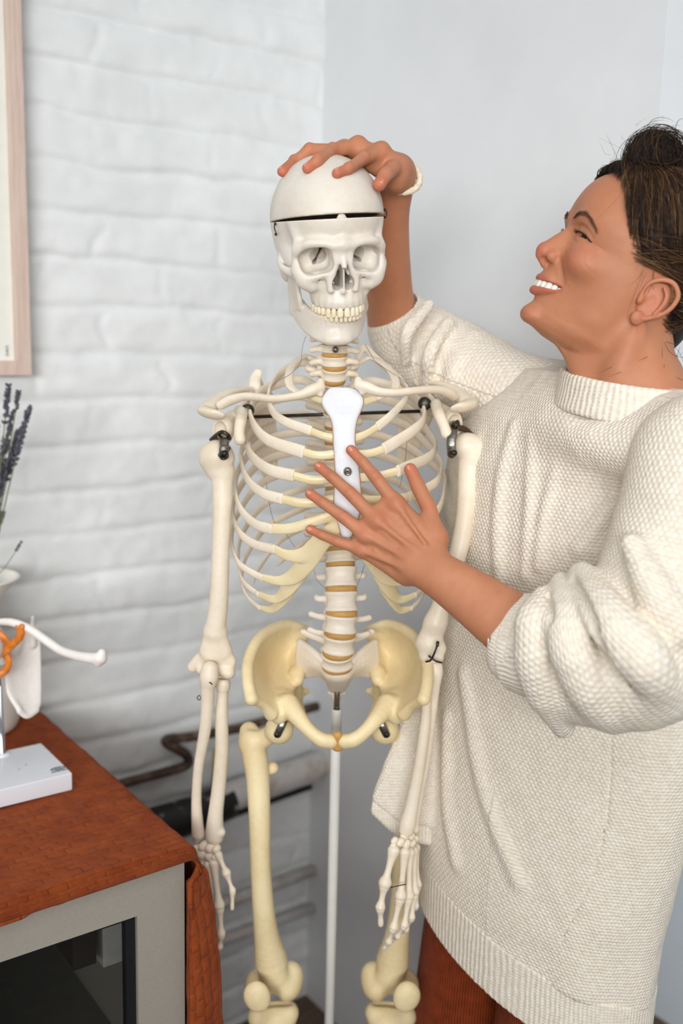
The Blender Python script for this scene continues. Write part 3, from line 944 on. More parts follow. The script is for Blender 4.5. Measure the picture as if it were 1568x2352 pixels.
def build_shoulders():
    # collar bones
    bone('clavicle', [(733, 889, 1.216, 14), (717, 896, 1.214, 15), (693, 906, 1.212, 12), (660, 913, 1.214, 10.5), (625, 916, 1.222, 10.5), (590, 912, 1.236, 10.5), (560, 911, 1.25, 11), (530, 919, 1.262, 13), (508, 930, 1.27, 12)],
         extra=[([(737, 876, 1.218, 8)], .004, None), ([(735, 905, 1.216, 7)], .004, None)], flat=((0, .5, .86), .85))
    bone('clavicle', [(826, 884, 1.216, 14), (842, 889, 1.214, 15), (868, 899, 1.212, 12), (905, 902, 1.216, 10.5), (945, 898, 1.226, 10.5), (980, 895, 1.24, 10.5), (1010, 896, 1.256, 11.5), (1030, 903, 1.268, 13), (1042, 912, 1.276, 10)],
         extra=[([(822, 872, 1.218, 8)], .004, None), ([(832, 900, 1.216, 7)], .004, None)], flat=((0, .5, .86), .85))
    # shoulder blades
    for sd in (0, 1):
        f = (lambda x: x) if sd == 0 else (lambda x: 1549 - x)
        dy = 0 if sd == 0 else -16
        g = lambda x, y, Y: W(f(x), y + dy, Y)
        s = Shape()
        s.sheet([[g(592, 862, 1.40), g(574, 905, 1.375), g(548, 942, 1.35)],
                 [g(622, 930, 1.425), g(592, 950, 1.405), g(556, 968, 1.37)],
                 [g(634, 1010, 1.435), g(606, 1015, 1.42), (g(578, 1020, 1.40))],
                 [g(634, 1090, 1.435), g(620, 1092, 1.43), g(606, 1094, 1.425)]], .0022, n=3)
        s.chain([g(592, 858, 1.395), g(586, 872, 1.393), g(585, 890, 1.385)], [mm(11, W(590, 860, 1.4)), mm(14, W(590, 880, 1.4)), mm(15, W(590, 900, 1.39))], k=.004, flat=((0.2, 1, 0), .45))
        # spine of the blade and acromion
        s.chain([g(622, 905, 1.415), g(580, 895, 1.385), g(535, 900, 1.345), g(500, 918, 1.315), g(478, 938, 1.29)], [.0035, .0055, .007, .010, .011], k=.003, flat=((0, .5, .9), .6))
        s.chain([g(480, 935, 1.30), g(470, 944, 1.278), g(490, 952, 1.262), g(504, 955, 1.26)], [.011, .010, .010, .007], k=.004, flat=((0, .6, .8), .45))
        # neck and socket
        s.chain([g(562, 950, 1.365), g(535, 962, 1.335), g(518, 978, 1.31)], [.012, .011, .014], k=.005)
        s.ell(g(512, 990, 1.30), (.014, .010, .019), k=.004)
        s.ell(g(503, 992, 1.292), (.010, .010, .014), k=.002, sub=True)
        # coracoid
        s.chain([g(550, 945, 1.33), g(556, 945, 1.30), g(553, 965, 1.272), g(549, 990, 1.262), g(551, 1010, 1.258)] if sd == 0 else
                [g(550, 950, 1.33), g(548, 946, 1.30), g(541, 968, 1.272), g(530, 994, 1.262), g(524, 1012, 1.258)], [.008, .0075, .0075, .0068, .0072], k=.004)
        s.build('scapula', M_BONE, SKEL, res=.0015)
    # rod with knobs across the back of the cage
    b = MB(); p0, p1 = W(566, 958, 1.335), W(978, 944, 1.345)
    b.tube([p0, p1], .0024, 12)
    rod = b.build('cross_rod', M_DARKSTEEL, SKEL)
    for q in (W(568, 943, 1.30), W(975, 927, 1.31)):
        b = MB(); Rb = np.stack([[1, 0, 0], [0, 0, 1], [0, -1, 0]], 1).astype(float)
        b.lathe([(.0, -.03), (.0055, -.03), (.0065, -.004), (.0088, -.004), (.0088, .003), (.007, .006), (.0035, .0075), (0, .0075)], q, 6 * 4, Rb)
        b.build('knob', M_DARKSTEEL, rod)

def hook(pts_px, name='shoulder_hook', w=.006):
    """bent flat metal link"""
    P = np.array([W(*p) for p in pts_px]); q = cr(P, 8)
    s = Shape(); s.chain(P, w, n=8, flat=lambda m, t: (unit(np.cross(t, [1, .3, 0.1])), .3))
    return s

def build_arms():
    # upper arm by the table
    h = bone('humerus', [(494, 1052, 1.285, 38), (506, 1078, 1.283, 33), (511, 1105, 1.28, 25.5), (510, 1180, 1.276, 22), (506, 1280, 1.274, 20.5), (502, 1380, 1.276, 22), (494, 1450, 1.280, 24)],
         extra=[([(500, 1046, 1.28, 36)], .004, None), ([(524, 1052, 1.275, 14)], .006, None),
                ([(494, 1450, 1.28, 24), (486, 1495, 1.283, 28)], .006, (VIEW, .7)),
                ([(494, 1450, 1.28, 22), (507, 1495, 1.283, 26)], .006, (VIEW, .7)),
                ([(443, 1532, 1.29, 13), (470, 1515, 1.288, 22), (500, 1512, 1.286, 24), (524, 1520, 1.283, 18)], .008, (VIEW, .6)),
                ([(463, 1538, 1.284, 13), (500, 1535, 1.284, 16), (525, 1545, 1.280, 15)], .005, None)],
         subs=[([(481, 1520, 1.262, 11)], .006)])
    s = Shape(); P = np.array([W(*p) for p in ((508, 998, 1.282), (514, 1012, 1.262), (514, 1030, 1.244), (513, 1046, 1.243))])
    s.chain(P, .0062, n=6, flat=lambda m, t: (unit(np.cross(t, [1, 0.2, 0])), .3))
    lk = s.build('shoulder_link', M_STEEL, SKEL, res=.0009)
    b = MB(); b.tube(cr([W(484, 1010, 1.30), W(495, 1000, 1.285), W(510, 992, 1.272), W(524, 1000, 1.272), W(527, 1008, 1.28)], 6), .0024, 10)
    b.tube(cr([W(505, 1046, 1.243), W(512, 1054, 1.238), W(522, 1049, 1.24), W(519, 1037, 1.24), W(507, 1040, 1.237)], 6), .0018, 8)
    b.tube([W(512, 1050, 1.243), W(528, 1028, 1.238)], .0017, 8)
    b.tube([W(505, 1045, 1.248), W(517, 1041, 1.232)], .003, 10)
    b.build('cotter_pin', M_DARKSTEEL, lk)
    s = Shape(); s.sheet([[W(482, 1018, 1.30), W(498, 1000, 1.285)], [W(494, 1020, 1.295), W(508, 1004, 1.28)]], .0016, n=2)
    s.build('leather_strap', plain('dark_leather', (70, 48, 30), .6), lk, res=.001)
    # forearm, seen from behind: ulna in front, radius beside it
    bone('ulna', [(482, 1538, 1.262, 20), (480, 1556, 1.262, 22), (477, 1580, 1.264, 17), (476, 1620, 1.268, 15), (470, 1680, 1.275, 13.5), (456, 1760, 1.285, 11.5), (451, 1830, 1.292, 11.5), (453, 1890, 1.296, 13.5), (455, 1915, 1.298, 15)],
         extra=[([(452, 1928, 1.299, 9)], .004, None), ([(468, 1570, 1.275, 10)], .005, None)])
    b = MB(); b.tube(cr([W(478, 1567, 1.251), W(483, 1568, 1.250), W(487, 1572, 1.252)], 4), .0009, 6)
    b.tube(cr([W(459, 1597, 1.283), W(453, 1601, 1.283), W(455, 1607, 1.283), W(460, 1606, 1.283)], 4, closed=True), .0007, 6)
    b.build('elbow_wire', M_DARKSTEEL, SKEL)
    bone('radius', [(512, 1570, 1.286, 17), (512, 1577, 1.286, 16.5), (511, 1592, 1.286, 13), (509, 1640, 1.286, 14.5), (509, 1720, 1.286, 15.5), (503, 1800, 1.288, 16), (496, 1860, 1.290, 17), (493, 1900, 1.292, 20), (493, 1920, 1.293, 21)],
         extra=[([(508, 1912, 1.288, 10)], .004, None)], subs=[([(512, 1561, 1.286, 9)], .002)])
    # right of the picture
    bone('humerus', [(1078, 1030, 1.285, 34), (1084, 1046, 1.283, 32), (1078, 1085, 1.28, 27), (1070, 1180, 1.264, 23), (1052, 1270, 1.256, 21), (1020, 1370, 1.25, 21), (1000, 1430, 1.245, 25)],
         extra=[([(1070, 1024, 1.283, 30)], .004, None), ([(1100, 1030, 1.28, 18)], .006, None),
                ([(1000, 1430, 1.245, 24), (986, 1475, 1.246, 30)], .008, (VIEW, .7)),
                ([(968, 1478, 1.25, 13), (985, 1480, 1.248, 22), (1010, 1490, 1.244, 15)], .008, None),
                ([(978, 1506, 1.246, 17), (1004, 1510, 1.244, 15)], .006, None)])
    s = Shape(); P = np.array([W(*p) for p in ((1043, 972, 1.275), (1040, 990, 1.258), (1036, 1015, 1.248), (1037, 1042, 1.248))])
    s.chain(P, .0062, n=6, flat=lambda m, t: (unit(np.cross(t, [1, -0.2, 0])), .3))
    lk = s.build('shoulder_link', M_STEEL, SKEL, res=.0009)
    b = MB(); b.tube(cr([W(1036, 985, 1.27), W(1042, 974, 1.262), W(1052, 978, 1.262), W(1050, 968, 1.275)], 5), .0024, 10)
    b.tube([W(1032, 1041, 1.252), W(1044, 1040, 1.238)], .0035, 12)
    b.tube(cr([W(1043, 1037, 1.24), W(1038, 1047, 1.238), W(1031, 1042, 1.24)], 5), .0014, 8)
    b.build('cotter_pin', M_DARKSTEEL, lk)
    s = Shape(); s.sheet([[W(1050, 978, 1.28), W(1068, 982, 1.29), W(1086, 998, 1.30)], [W(1050, 986, 1.28), W(1066, 990, 1.29), W(1080, 1001, 1.30)]], .0016, n=3)
    s.build('leather_strap', bpy.data.materials['dark_leather'], lk, res=.001)
    bone('ulna', [(1000, 1530, 1.252, 16), (1000, 1545, 1.25, 17), (997, 1580, 1.25, 13), (990, 1650, 1.25, 11), (979, 1740, 1.25, 10), (964, 1820, 1.25, 9.5), (953, 1880, 1.25, 10), (951, 1903, 1.25, 12)])
    bone('radius', [(981, 1538, 1.24, 13), (981, 1548, 1.24, 13), (980, 1580, 1.24, 10.5), (976, 1660, 1.236, 12), (962, 1760, 1.232, 13.5), (945, 1850, 1.232, 15), (936, 1890, 1.232, 19), (933, 1905, 1.232, 18)],
         extra=[([(926, 1906, 1.23, 8)], .003, None)])
    b = MB(); b.tube(cr([W(1005, 1478, 1.222), W(999, 1496, 1.218), W(989, 1516, 1.222), (W(978, 1520, 1.228))], 5), .0013, 8)
    b.tube(cr([W(984, 1506, 1.222), W(1000, 1518, 1.218), W(1014, 1522, 1.222)], 5), .0013, 8)
    b.tube([W(1005, 1474, 1.224), W(1004, 1484, 1.22)], .002, 8)
    b.build('elbow_wire', M_DARKSTEEL, SKEL)

def ray_bones(hand, joints, w0, names):
    """one finger: joints are photo points; w0 is the shaft half-width in px"""
    P = [W(*j) for j in joints]
    for i in range(len(P) - 1):
        a, b = P[i], P[i + 1]; d = b - a; L = np.linalg.norm(d)
        r = mm(w0 * (1 - .12 * i), a)
        if L < .008: continue
        u = d / L; a2 = a + u * .001; b2 = b - u * .001
        s = Shape()
        tip = names[i] == 'distal_phalanx'
        s.chain([a2 + d * t for t in (.06, .22, .5, .75, .93)], [r * 1.45, r * 1.05, r * .78, r * .9, (r * 1.35 if not tip else r * .85)], n=3)
        if names[i] == 'metacarpal': s.ell(a2 + d * .94, r * 1.5, k=.002)
        s.build(names[i], M_BONE, hand, res=.0010)

def carpal_cluster(hand, pts):
    for x, y, Y, r in pts:
        q = W(x, y, Y); s = Shape(); rr = mm(r, q)
        s.ell(q, (rr, rr * .8, rr * .9), R=rot('Z', x * 7 % 90) @ rot('Y', y * 5 % 60))
        s.ell(q + np.array([.3, .1, .4]) * rr, rr * .75, k=.002)
        s.build('carpal_bone', M_BONE, hand, res=.0011)

MP = ['metacarpal', 'proximal_phalanx', 'middle_phalanx', 'distal_phalanx']
def build_hands():
    for side in (0, 1):
        hd = empty('hand', (0, 0, 0)); hd.parent = SKEL
        if side == 0:
            carpal_cluster(hd, [(467, 1945, 1.292, 13), (483, 1948, 1.288, 14), (450, 1952, 1.296, 11), (496, 1952, 1.283, 11), (463, 1964, 1.29, 12), (480, 1967, 1.287, 12), (494, 1969, 1.283, 10), (450, 1970, 1.295, 11)])
            ray_bones(hd, [(500, 1960, 1.282), (520, 2006, 1.272), (534, 2046, 1.268), (533, 2088, 1.266)], 7, ['metacarpal', 'proximal_phalanx', 'distal_phalanx'])
            ray_bones(hd, [(490, 1974, 1.284), (504, 2084, 1.276), (508, 2146, 1.272), (504, 2174, 1.274), (498, 2192, 1.276)], 8.5, MP)
            ray_bones(hd, [(478, 1978, 1.288), (483, 2090, 1.285), (494, 2154, 1.282), (496, 2182, 1.284), (494, 2200, 1.286)], 8, MP)
            ray_bones(hd, [(464, 1980, 1.293), (466, 2085, 1.296), (474, 2140, 1.296), (478, 2166, 1.298), (478, 2182, 1.30)], 7.5, MP)
            ray_bones(hd, [(452, 1980, 1.298), (450, 2070, 1.304), (455, 2115, 1.305), (458, 2138, 1.306), (459, 2153, 1.308)], 7, MP)
        else:
            carpal_cluster(hd, [(928, 1921, 1.228, 11), (941, 1922, 1.236, 11), (905, 1932, 1.215, 9), (918, 1936, 1.22, 11), (932, 1940, 1.226, 11), (945, 1938, 1.24, 10), (952, 1928, 1.25, 9), (902, 1944, 1.212, 8)])
            ray_bones(hd, [(905, 1948, 1.212), (883, 2031, 1.198), (873, 2084, 1.194), (874, 2124, 1.196)], 10, ['metacarpal', 'proximal_phalanx', 'distal_phalanx'])
            ray_bones(hd, [(930, 1950, 1.222), (919, 2062, 1.21), (903, 2132, 1.204), (893, 2162, 1.208), (882, 2178, 1.212)], 9, MP)
            ray_bones(hd, [(940, 1950, 1.235), (938, 2062, 1.225), (928, 2126, 1.217), (913, 2150, 1.222), (902, 2160, 1.228)], 8.5, MP)
            ray_bones(hd, [(949, 1946, 1.246), (951, 2052, 1.24), (944, 2108, 1.234), (932, 2134, 1.238), (922, 2142, 1.244)], 8, MP)
            ray_bones(hd, [(955, 1940, 1.257), (958, 2035, 1.256), (954, 2082, 1.252), (944, 2104, 1.256), (936, 2112, 1.262)], 7, MP)
            b = MB(); b.tube([W(888, 2040, 1.197), W(932, 2031, 1.2)], .0007, 6); b.build('pin', M_DARKSTEEL, hd)

def build_pelvis():
    def half(sd):
        f = (lambda x: x) if sd == 0 else (lambda x: 1550 - x)
        g = lambda x, y, Y: W(f(x), y, Y)
        s = Shape()
        # iliac wing
        rows = [[(704, 1448, 1.372), (662, 1434, 1.352), (620, 1447, 1.318), (588, 1476, 1.282), (570, 1520, 1.25), (569, 1565, 1.225), (577, 1606, 1.21)],
                [(697, 1472, 1.372), (662, 1466, 1.368), (628, 1476, 1.345), (602, 1500, 1.315), (588, 1535, 1.284), (585, 1573, 1.25), (588, 1606, 1.224)],
                [(690, 1500, 1.362), (664, 1504, 1.372), (640, 1512, 1.362), (620, 1530, 1.338), (609, 1556, 1.31), (604, 1586, 1.272), (604, 1613, 1.24)],
                [(684, 1532, 1.345), (668, 1538, 1.352), (654, 1546, 1.345), (642, 1560, 1.328), (634, 1582, 1.305), (628, 1604, 1.278), (622, 1628, 1.252)],
                [(682, 1562, 1.325), (674, 1568, 1.33), (668, 1574, 1.325), (662, 1586, 1.314), (656, 1602, 1.298), (650, 1622, 1.278), (640, 1646, 1.262)]]
        th = [[.006, .006, .0062, .0062, .0062, .0065, .007], [.0058, .0054, .0054, .0054, .0054, .0056, .0062], [.0062, .0054, .0054, .0054, .0054, .0058, .0065], [.008, .0065, .006, .006, .0065, .007, .008], [.009, .009, .009, .009, .009, .010, .011]]
        s.sheet([[g(*p) for p in r] for r in rows], th, n=3)
        # thick crest and front spines
        cre = [g(*p) for p in rows[0]]
        s.chain(cre, [.006, .0065, .007, .0072, .0072, .0072, .0075], k=.003, n=4)
        s.chain([g(577, 1604, 1.21), g(592, 1614, 1.22), g(606, 1622, 1.232), g(622, 1640, 1.245)], [.0068, .0055, .0062, .009], k=.004)
        # socket and the branches that meet in front
        s.ell(g(650, 1626, 1.288), (.021, .022, .022), k=.010)
        s.chain([g(660, 1618, 1.27), g(685, 1650, 1.248), g(712, 1680, 1.236), g(738, 1699, 1.232), g(757, 1703, 1.234)], [.016, .0115, .0095, .0105, .0105], k=.008, flat=((0, .8, .6), .85))
        s.chain([g(757, 1702, 1.24), g(750, 1703, 1.262), g(730, 1692, 1.30), g(704, 1668, 1.335), g(682, 1640, 1.36)], [.0095, .0075, .007, .009, .012], k=.004)
        # back column, spine of the ischium
        s.chain([g(682, 1548, 1.335), g(680, 1580, 1.355), g(676, 1615, 1.365), g(674, 1640, 1.368)], [.010, .009, .012, .014], k=.008)
        s.chain([g(684, 1590, 1.362), g(703, 1588, 1.368)], [.009, .005], k=.005, flat=((0, 1, 0), .6))
        # cup for the thigh bone
        s.ell(g(641, 1676, 1.283), .0235, k=.002, sub=True)
        o = s.build('hip_bone', M_YELLOW, SKEL, res=.0017)
        return o
    half(0); half(1)
    # pad at the symphysis
    s = Shape(); s.chain([W(775, 1690, 1.232), W(775, 1712, 1.238)], [.0062, .0085], flat=((0, 1, 0), .8)); s.build('symphysis_pad', M_DISC, SKEL, res=.0011)
    # sacrum
    s = Shape()
    s.chain([W(775, 1549, 1.312), W(775, 1566, 1.338), W(774, 1582, 1.362), W(773, 1592, 1.372)], [.020, .017, .012, .008], flat=((0, .5, .86), .6))
    for sg in (-1, 1):
        f = lambda x: 775 + sg * (775 - x)
        g = lambda x, y, Y: W(f(x), y, Y)
        s.sheet([[g(748, 1522, 1.305), g(718, 1497, 1.318), g(690, 1476, 1.335)], [g(752, 1535, 1.312), g(720, 1522, 1.32), g(688, 1512, 1.336)], [g(757, 1550, 1.325), g(727, 1544, 1.335), g(690, 1552, 1.35)]],
                [[.006, .0055, .005], [.008, .007, .006], [.008, .006, .005]], k=.006, n=3)
    s.build('sacrum', M_SACRUM, SKEL, res=.0016)
    s = Shape(); s.chain([W(773, 1590, 1.366), W(772, 1603, 1.362), W(773, 1614, 1.352)], [.009, .006, .003]); 
    for sg in (-1, 1): s.chain([W(773, 1594, 1.366), W(773 + sg * 16, 1592, 1.368)], [.006, .003], k=.002)
    s.build('coccyx', M_BONE, SKEL, res=.0012)

def build_legs():
    def leg(f, name_off=0):
        g = lambda x, y, Y, r: (f(x), y, Y, r)
        if name_off: g = lambda x, y, Y, r: (f(x), y, Y + name_off * min(1, max(0, (y - 1690) / 60)), r)
        fem = [g(578, 1698, 1.30, 27), g(586, 1740, 1.298, 29), g(592, 1790, 1.294, 27), g(596, 1880, 1.286, 25), g(598, 1980, 1.284, 23.5), g(604, 2080, 1.288, 25), g(612, 2150, 1.296, 29), g(622, 2205, 1.304, 38)]
        ex = [([g(641, 1676, 1.281, 33)], .003, None),
              ([g(634, 1680, 1.29, 20), g(606, 1696, 1.296, 22), g(588, 1704, 1.30, 24)], .006, None),
              ([g(572, 1680, 1.312, 22), g(574, 1704, 1.306, 27)], .006, None),
              ([g(626, 1764, 1.305, 14)], .006, None),
              ([g(658, 2258, 1.31, 36)], .010, (1, 1.25, 1.0)), ([g(668, 2236, 1.315, 26)], .010, None),
              ([g(596, 2262, 1.31, 34)], .010, (1, 1.25, 1.0)), ([g(630, 2245, 1.295, 30)], .010, (1, .8, 1))]
        sub = [([g(576, 1664, 1.30, 10), g(590, 1668, 1.30, 8)], .006), ([g(626, 2282, 1.27, 12), g(628, 2312, 1.30, 14)], .010)]
        o = bone('femur', fem, M_YELLOW, extra=ex, subs=sub, res=.0017)
        hb = Shape(); P = [W(f(x), y, Y) for x, y, Y in ((652, 1655, 1.262), (646, 1668, 1.257), (637, 1687, 1.259))]
        hb.chain(P, .0052, n=3, flat=(VIEW, .45)); hb.build('hip_screw_plate', M_STEEL, o, res=.001)
        b = MB(); q = W(f(636), 1686, 1.256); b.tube([q, q + np.array([0, -.004, 0])], .0032, 10); b.build('screw', M_DARKSTEEL, o)
        bone('patella', [g(588, 2280, 1.252, 27), g(594, 2300, 1.252, 25)], M_YELLOW, extra=[([g(590, 2290, 1.252, 30)], .006, (1, .55, 1))], flat=(VIEW, .5))
        bone('tibia', [g(632, 2352, 1.305, 44), g(626, 2390, 1.304, 31), g(620, 2470, 1.30, 24), g(618, 2700, 1.305, 17), g(622, 2990, 1.312, 17), g(624, 3040, 1.312, 24)], M_YELLOW,
             extra=[([g(596, 2334, 1.31, 28), g(630, 2334, 1.31, 30), g(660, 2326, 1.31, 26)], .008, None)], subs=[([g(598, 2308, 1.31, 9), g(662, 2300, 1.31, 9)], .004)], res=.002)
        bone('fibula', [g(572, 2395, 1.335, 13), g(570, 2430, 1.335, 9), g(580, 2700, 1.33, 8), g(596, 3000, 1.325, 9), g(598, 3060, 1.325, 14)], M_YELLOW, res=.002)
        ft = empty('foot', (0, 0, 0)); ft.parent = SKEL
        A = W(f(622), 3050, 1.312); z = .035
        s = Shape(); s.chain([A + [0, .03, -.02], A + [0, -.01, -.03], A + [0, -.06, -.035]], [.022, .02, .016]); s.build('ankle_bones', M_YELLOW, ft, res=.003)
        for k_ in range(5):
            s = Shape(); dx = (k_ - 2) * .014
            s.chain([A + [dx * .6, -.05, -.035], A + [dx, -.10, -.05], A + [dx * 1.2, -.155, -.058]], [.007, .005, .006]); s.build('toe_bones', M_YELLOW, ft, res=.002)
    leg(lambda x: x)
    leg(lambda x: 1524 - x, 0.03)
    # pole and the rod in it
    b = MB(); top = W(773, 1628, 1.352); x0, y0 = top[0], top[1]
    b.lathe([(.0, top[2] - .02), (.0048, top[2] - .02), (.0052, top[2]), (.0072, top[2]), (.0076, top[2] - .001), (.0076, .03), (0, .03)], (x0, y0, 0), 24)
    pole = b.build('pole', M_WHITEPOLE, SKEL)
    b = MB(); b.tube([(x0, y0, top[2] - .03), (x0, y0, W(775, 1520, 1.352)[2])], .0042, 14); b.build('inner_rod', M_STEEL, pole)
    b = MB()
    for a in range(5):
        an = a * 2 * math.pi / 5 + .3
        b.tube([(x0, y0, .05), (x0 + .14 * math.cos(an), y0 + .14 * math.sin(an), .04), (x0 + .26 * math.cos(an), y0 + .26 * math.sin(an), .022)], [.014, .012, .009], 12)
        b.lathe([(0, 0), (.02, 0), (.024, .012), (.02, .022), (0, .024)], (x0 + .26 * math.cos(an), y0 + .26 * math.sin(an), 0), 14)
    b.build('stand_base', M_WHITEPOLE, SKEL)

def build_wires():
    for rows in ([(702, 772, 1.275), (694, 800, 1.27), (690, 832, 1.262), (668, 858, 1.25), (630, 880, 1.27), (622, 892, 1.275)],
                 [(838, 790, 1.275), (862, 830, 1.25), (890, 850, 1.27), (918, 868, 1.28), (940, 885, 1.285)],
                 [(611, 1108, 1.225), (617, 1150, 1.235), (630, 1200, 1.28), (655, 1225, 1.30), (678, 1258, 1.32)],
                 [(720, 1310, 1.24), (730, 1335, 1.26), (750, 1354, 1.28)],
                 [(838, 1295, 1.25), (826, 1330, 1.26), (820, 1345, 1.27)],
                 [(935, 1000, 1.25), (930, 1060, 1.28), (918, 1120, 1.25)]):
        b = MB(); b.tube(cr([W(*p) for p in rows], 8), .0003, 6); b.build('wire', M_STEEL, SKEL)
build_shoulders(); build_arms(); build_hands(); build_pelvis(); build_legs(); build_wires()
# ------------------------------------------------------------------ the woman: body
HR = np.array([[0.09769953333309528, -0.8695037999442137, 0.4841672676555782],
               [-0.9898426331961142, -0.1353833751120392, -0.04339243310366389],
               [-0.1032780842864471, 0.4750099826591498, 0.8738988234803133]])
HT = CAMP + (np.array([0.30723, 1.13818, 1.51975]) - CAMP) * 1.04; HS = 0.969e-3 * 1.04
HM = np.eye(4); HM[:3, :3] = HR * HS; HM[:3, 3] = HT
def toH(p): return (np.asarray(p, float) - HT) @ HR / HS          # room -> head frame in mm
def toW(q): return np.asarray(q, float) @ HR.T * HS + HT

def skin_mat():
    t = NT('skin'); co = t.coord('Object')
    n1 = t.noise(co, 11, 4, 0.6); n2 = t.noise(co, 55, 4, 0.65); n3 = t.noise(co, 300, 3, 0.6)
    base = t.ramp(n1, [(0.3, srgb(178, 117, 84)), (0.7, srgb(196, 135, 101))])
    base = t.mix(t.math('MULTIPLY', t.ramp(n2, [(0.45, (0, 0, 0)), (0.75, (1, 1, 1))]), 0.25), base, srgb(176, 104, 78))
    red = t.attr('blush')
    base = t.mix(red, base, srgb(200, 98, 80))
    lip = t.attr('lip')
    base = t.mix(lip, base, srgb(182, 92, 82))
    fr = t.ramp(t.noise(co, 190, 2, 0.5), [(0.71, (0, 0, 0)), (0.76, (1, 1, 1))])
    base = t.mix(t.math('MULTIPLY', fr, 0.28), base, srgb(140, 80, 55))
    t.color(base)
    t.set(Roughness=0.52, Specular_IOR_Level=0.32)
    t.b.inputs['Subsurface Weight'].default_value = 0.12
    t.b.inputs['Subsurface Radius'].default_value = (1.0, 0.35, 0.2); t.b.inputs['Subsurface Scale'].default_value = 0.006
    v = t.n('ShaderNodeTexVoronoi'); t.l(co, v.inputs['Vector']); v.inputs['Scale'].default_value = 620
    t.bump(t.math('ADD', t.math('MULTIPLY', n3, 0.7), t.math('MULTIPLY', v.outputs['Distance'], 0.5)), 0.16, 0.0009)
    return t.m
M_SKIN = skin_mat()
PERSON = empty('person', (0.36, 1.06, 0.0), 'smiling woman in a cream knit sweater resting her hands on the skeleton', 'person')

HEADROWS = np.array([
    # z, front, back, half width, y of widest, front exponent
    (122, 12, -22, 14, -5, 2.0), (117, 36, -46, 38, -5, 2.0), (108, 57, -64, 53, -5, 2.0), (98, 74, -77, 62, -5, 2.05), (86, 86, -85, 68, -5, 2.1), (72, 93.5, -90, 71.5, -5, 2.15),
    (58, 96.5, -92, 73, -4, 2.2), (44, 96, -92, 73, -2, 2.5), (32, 93.0, -91, 72, 2, 2.8), (20, 89.5, -88, 70.5, 4, 2.75), (8, 87.5, -84, 69, 8, 2.4),
    (-6, 88.5, -78, 68, 12, 2.2), (-20, 88.5, -74, 66.5, 14, 1.85), (-34, 88.0, -66, 64, 14, 1.6), (-48, 86, -58, 61, 12, 1.5), (-60, 83, -50, 57, 10, 1.55),
    (-70, 81, -40, 52, 6, 1.65), (-80, 80.5, -30, 46, 8, 1.7), (-88, 78, -10, 35, 18, 1.75), (-93, 70, 6, 26, 26, 1.8), (-97, 52, 22, 12, 34, 2.0)])
def head_base():
    z0 = HEADROWS[:, 0][::-1]; zz = np.linspace(z0[0], z0[-1], 220)
    cols = []
    for c in range(1, 6):
        v = HEADROWS[:, c][::-1]
        # smooth cubic through the rows
        m = np.gradient(v, z0)
        i = np.clip(np.searchsorted(z0, zz) - 1, 0, len(z0) - 2); h = z0[i + 1] - z0[i]; t = (zz - z0[i]) / h
        cols.append((2 * t**3 - 3 * t**2 + 1) * v[i] + (t**3 - 2 * t**2 + t) * h * m[i] + (-2 * t**3 + 3 * t**2) * v[i + 1] + (t**3 - t**2) * h * m[i + 1])
    def f(P):
        x, y, z = np.abs(P[..., 0]), P[..., 1], P[..., 2]
        zc = np.clip(z, zz[0], zz[-1])
        yf, yb, w, yc, n = [np.interp(zc, zz, c) for c in cols]
        dy = y - yc
        n = np.where(dy > 0, n, 2.0)
        b = np.where(dy > 0, yf - yc, yc - yb)
        g = ((x / w) ** n + (np.abs(dy) / b) ** n + 1e-9) ** (1 / n)
        d = (g - 1) * np.minimum(w, b)
        dz = np.maximum(np.maximum(z - zz[-1], zz[0] - z), -2.0)
        return np.maximum(d, dz).astype(F32)
    return f, np.array([-78.0, -98, -100]), np.array([78.0, 104, 125])

NAILS = []
def finger(s, P, R_, nail_dir=None, k=3.0, knuck=True):
    """P: joints (mm, tip first); R_: radii at the joints"""
    P = np.asarray(P, float); q = []; rr = []
    for i in range(len(P) - 1):
        a, b = P[i], P[i + 1]
        q += [a, a * .5 + b * .5]; rr += [R_[i], (R_[i] + R_[i + 1]) / 2 * .95]
    q.append(P[-1]); rr.append(R_[-1])
    s.chain(q, rr, n=4, k=k)
    if nail_dir is not None:
        ax = unit(P[0] - P[1]); nd = unit(np.asarray(nail_dir) - ax * (np.asarray(nail_dir) @ ax)); sd = np.cross(ax, nd)
        c = P[0] - ax * R_[0] * .15
        # fingertip pad below, nail bed on top
        NAILS.append((c + nd * R_[0] * .80, ax, nd, sd, R_[0]))
    # creased knuckles
    if knuck:
        for i in (1, 2):
            if i < len(P) - 1 and nail_dir is not None:
                s.ell(P[i] + nd * R_[i] * .45, (R_[i] * .78,) * 3, k=3)

def vault_sdf(p):
    A = SKM; q = (np.linalg.inv(A[:3, :3]) @ (np.asarray(p) - A[:3, 3])).astype(F32)[None]
    s = Shape(); vault(s); d = None
    for prims, k, sub, _m in s.ops:
        v = prims[0][0](q); d = v if d is None else smin(d, v, k)
    return float(d[0]) * .985e-3
def on_vault(px, py, rad):
    """where a finger of radius rad seen at px, py lies on the skullcap"""
    best = None
    for Y in np.arange(1.10, 1.32, .0015):
        p = W(px, py, Y); d = vault_sdf(p)
        if best is None or d < best[0]: best = (d, p)
        if d <= rad: return p
    return best[1]

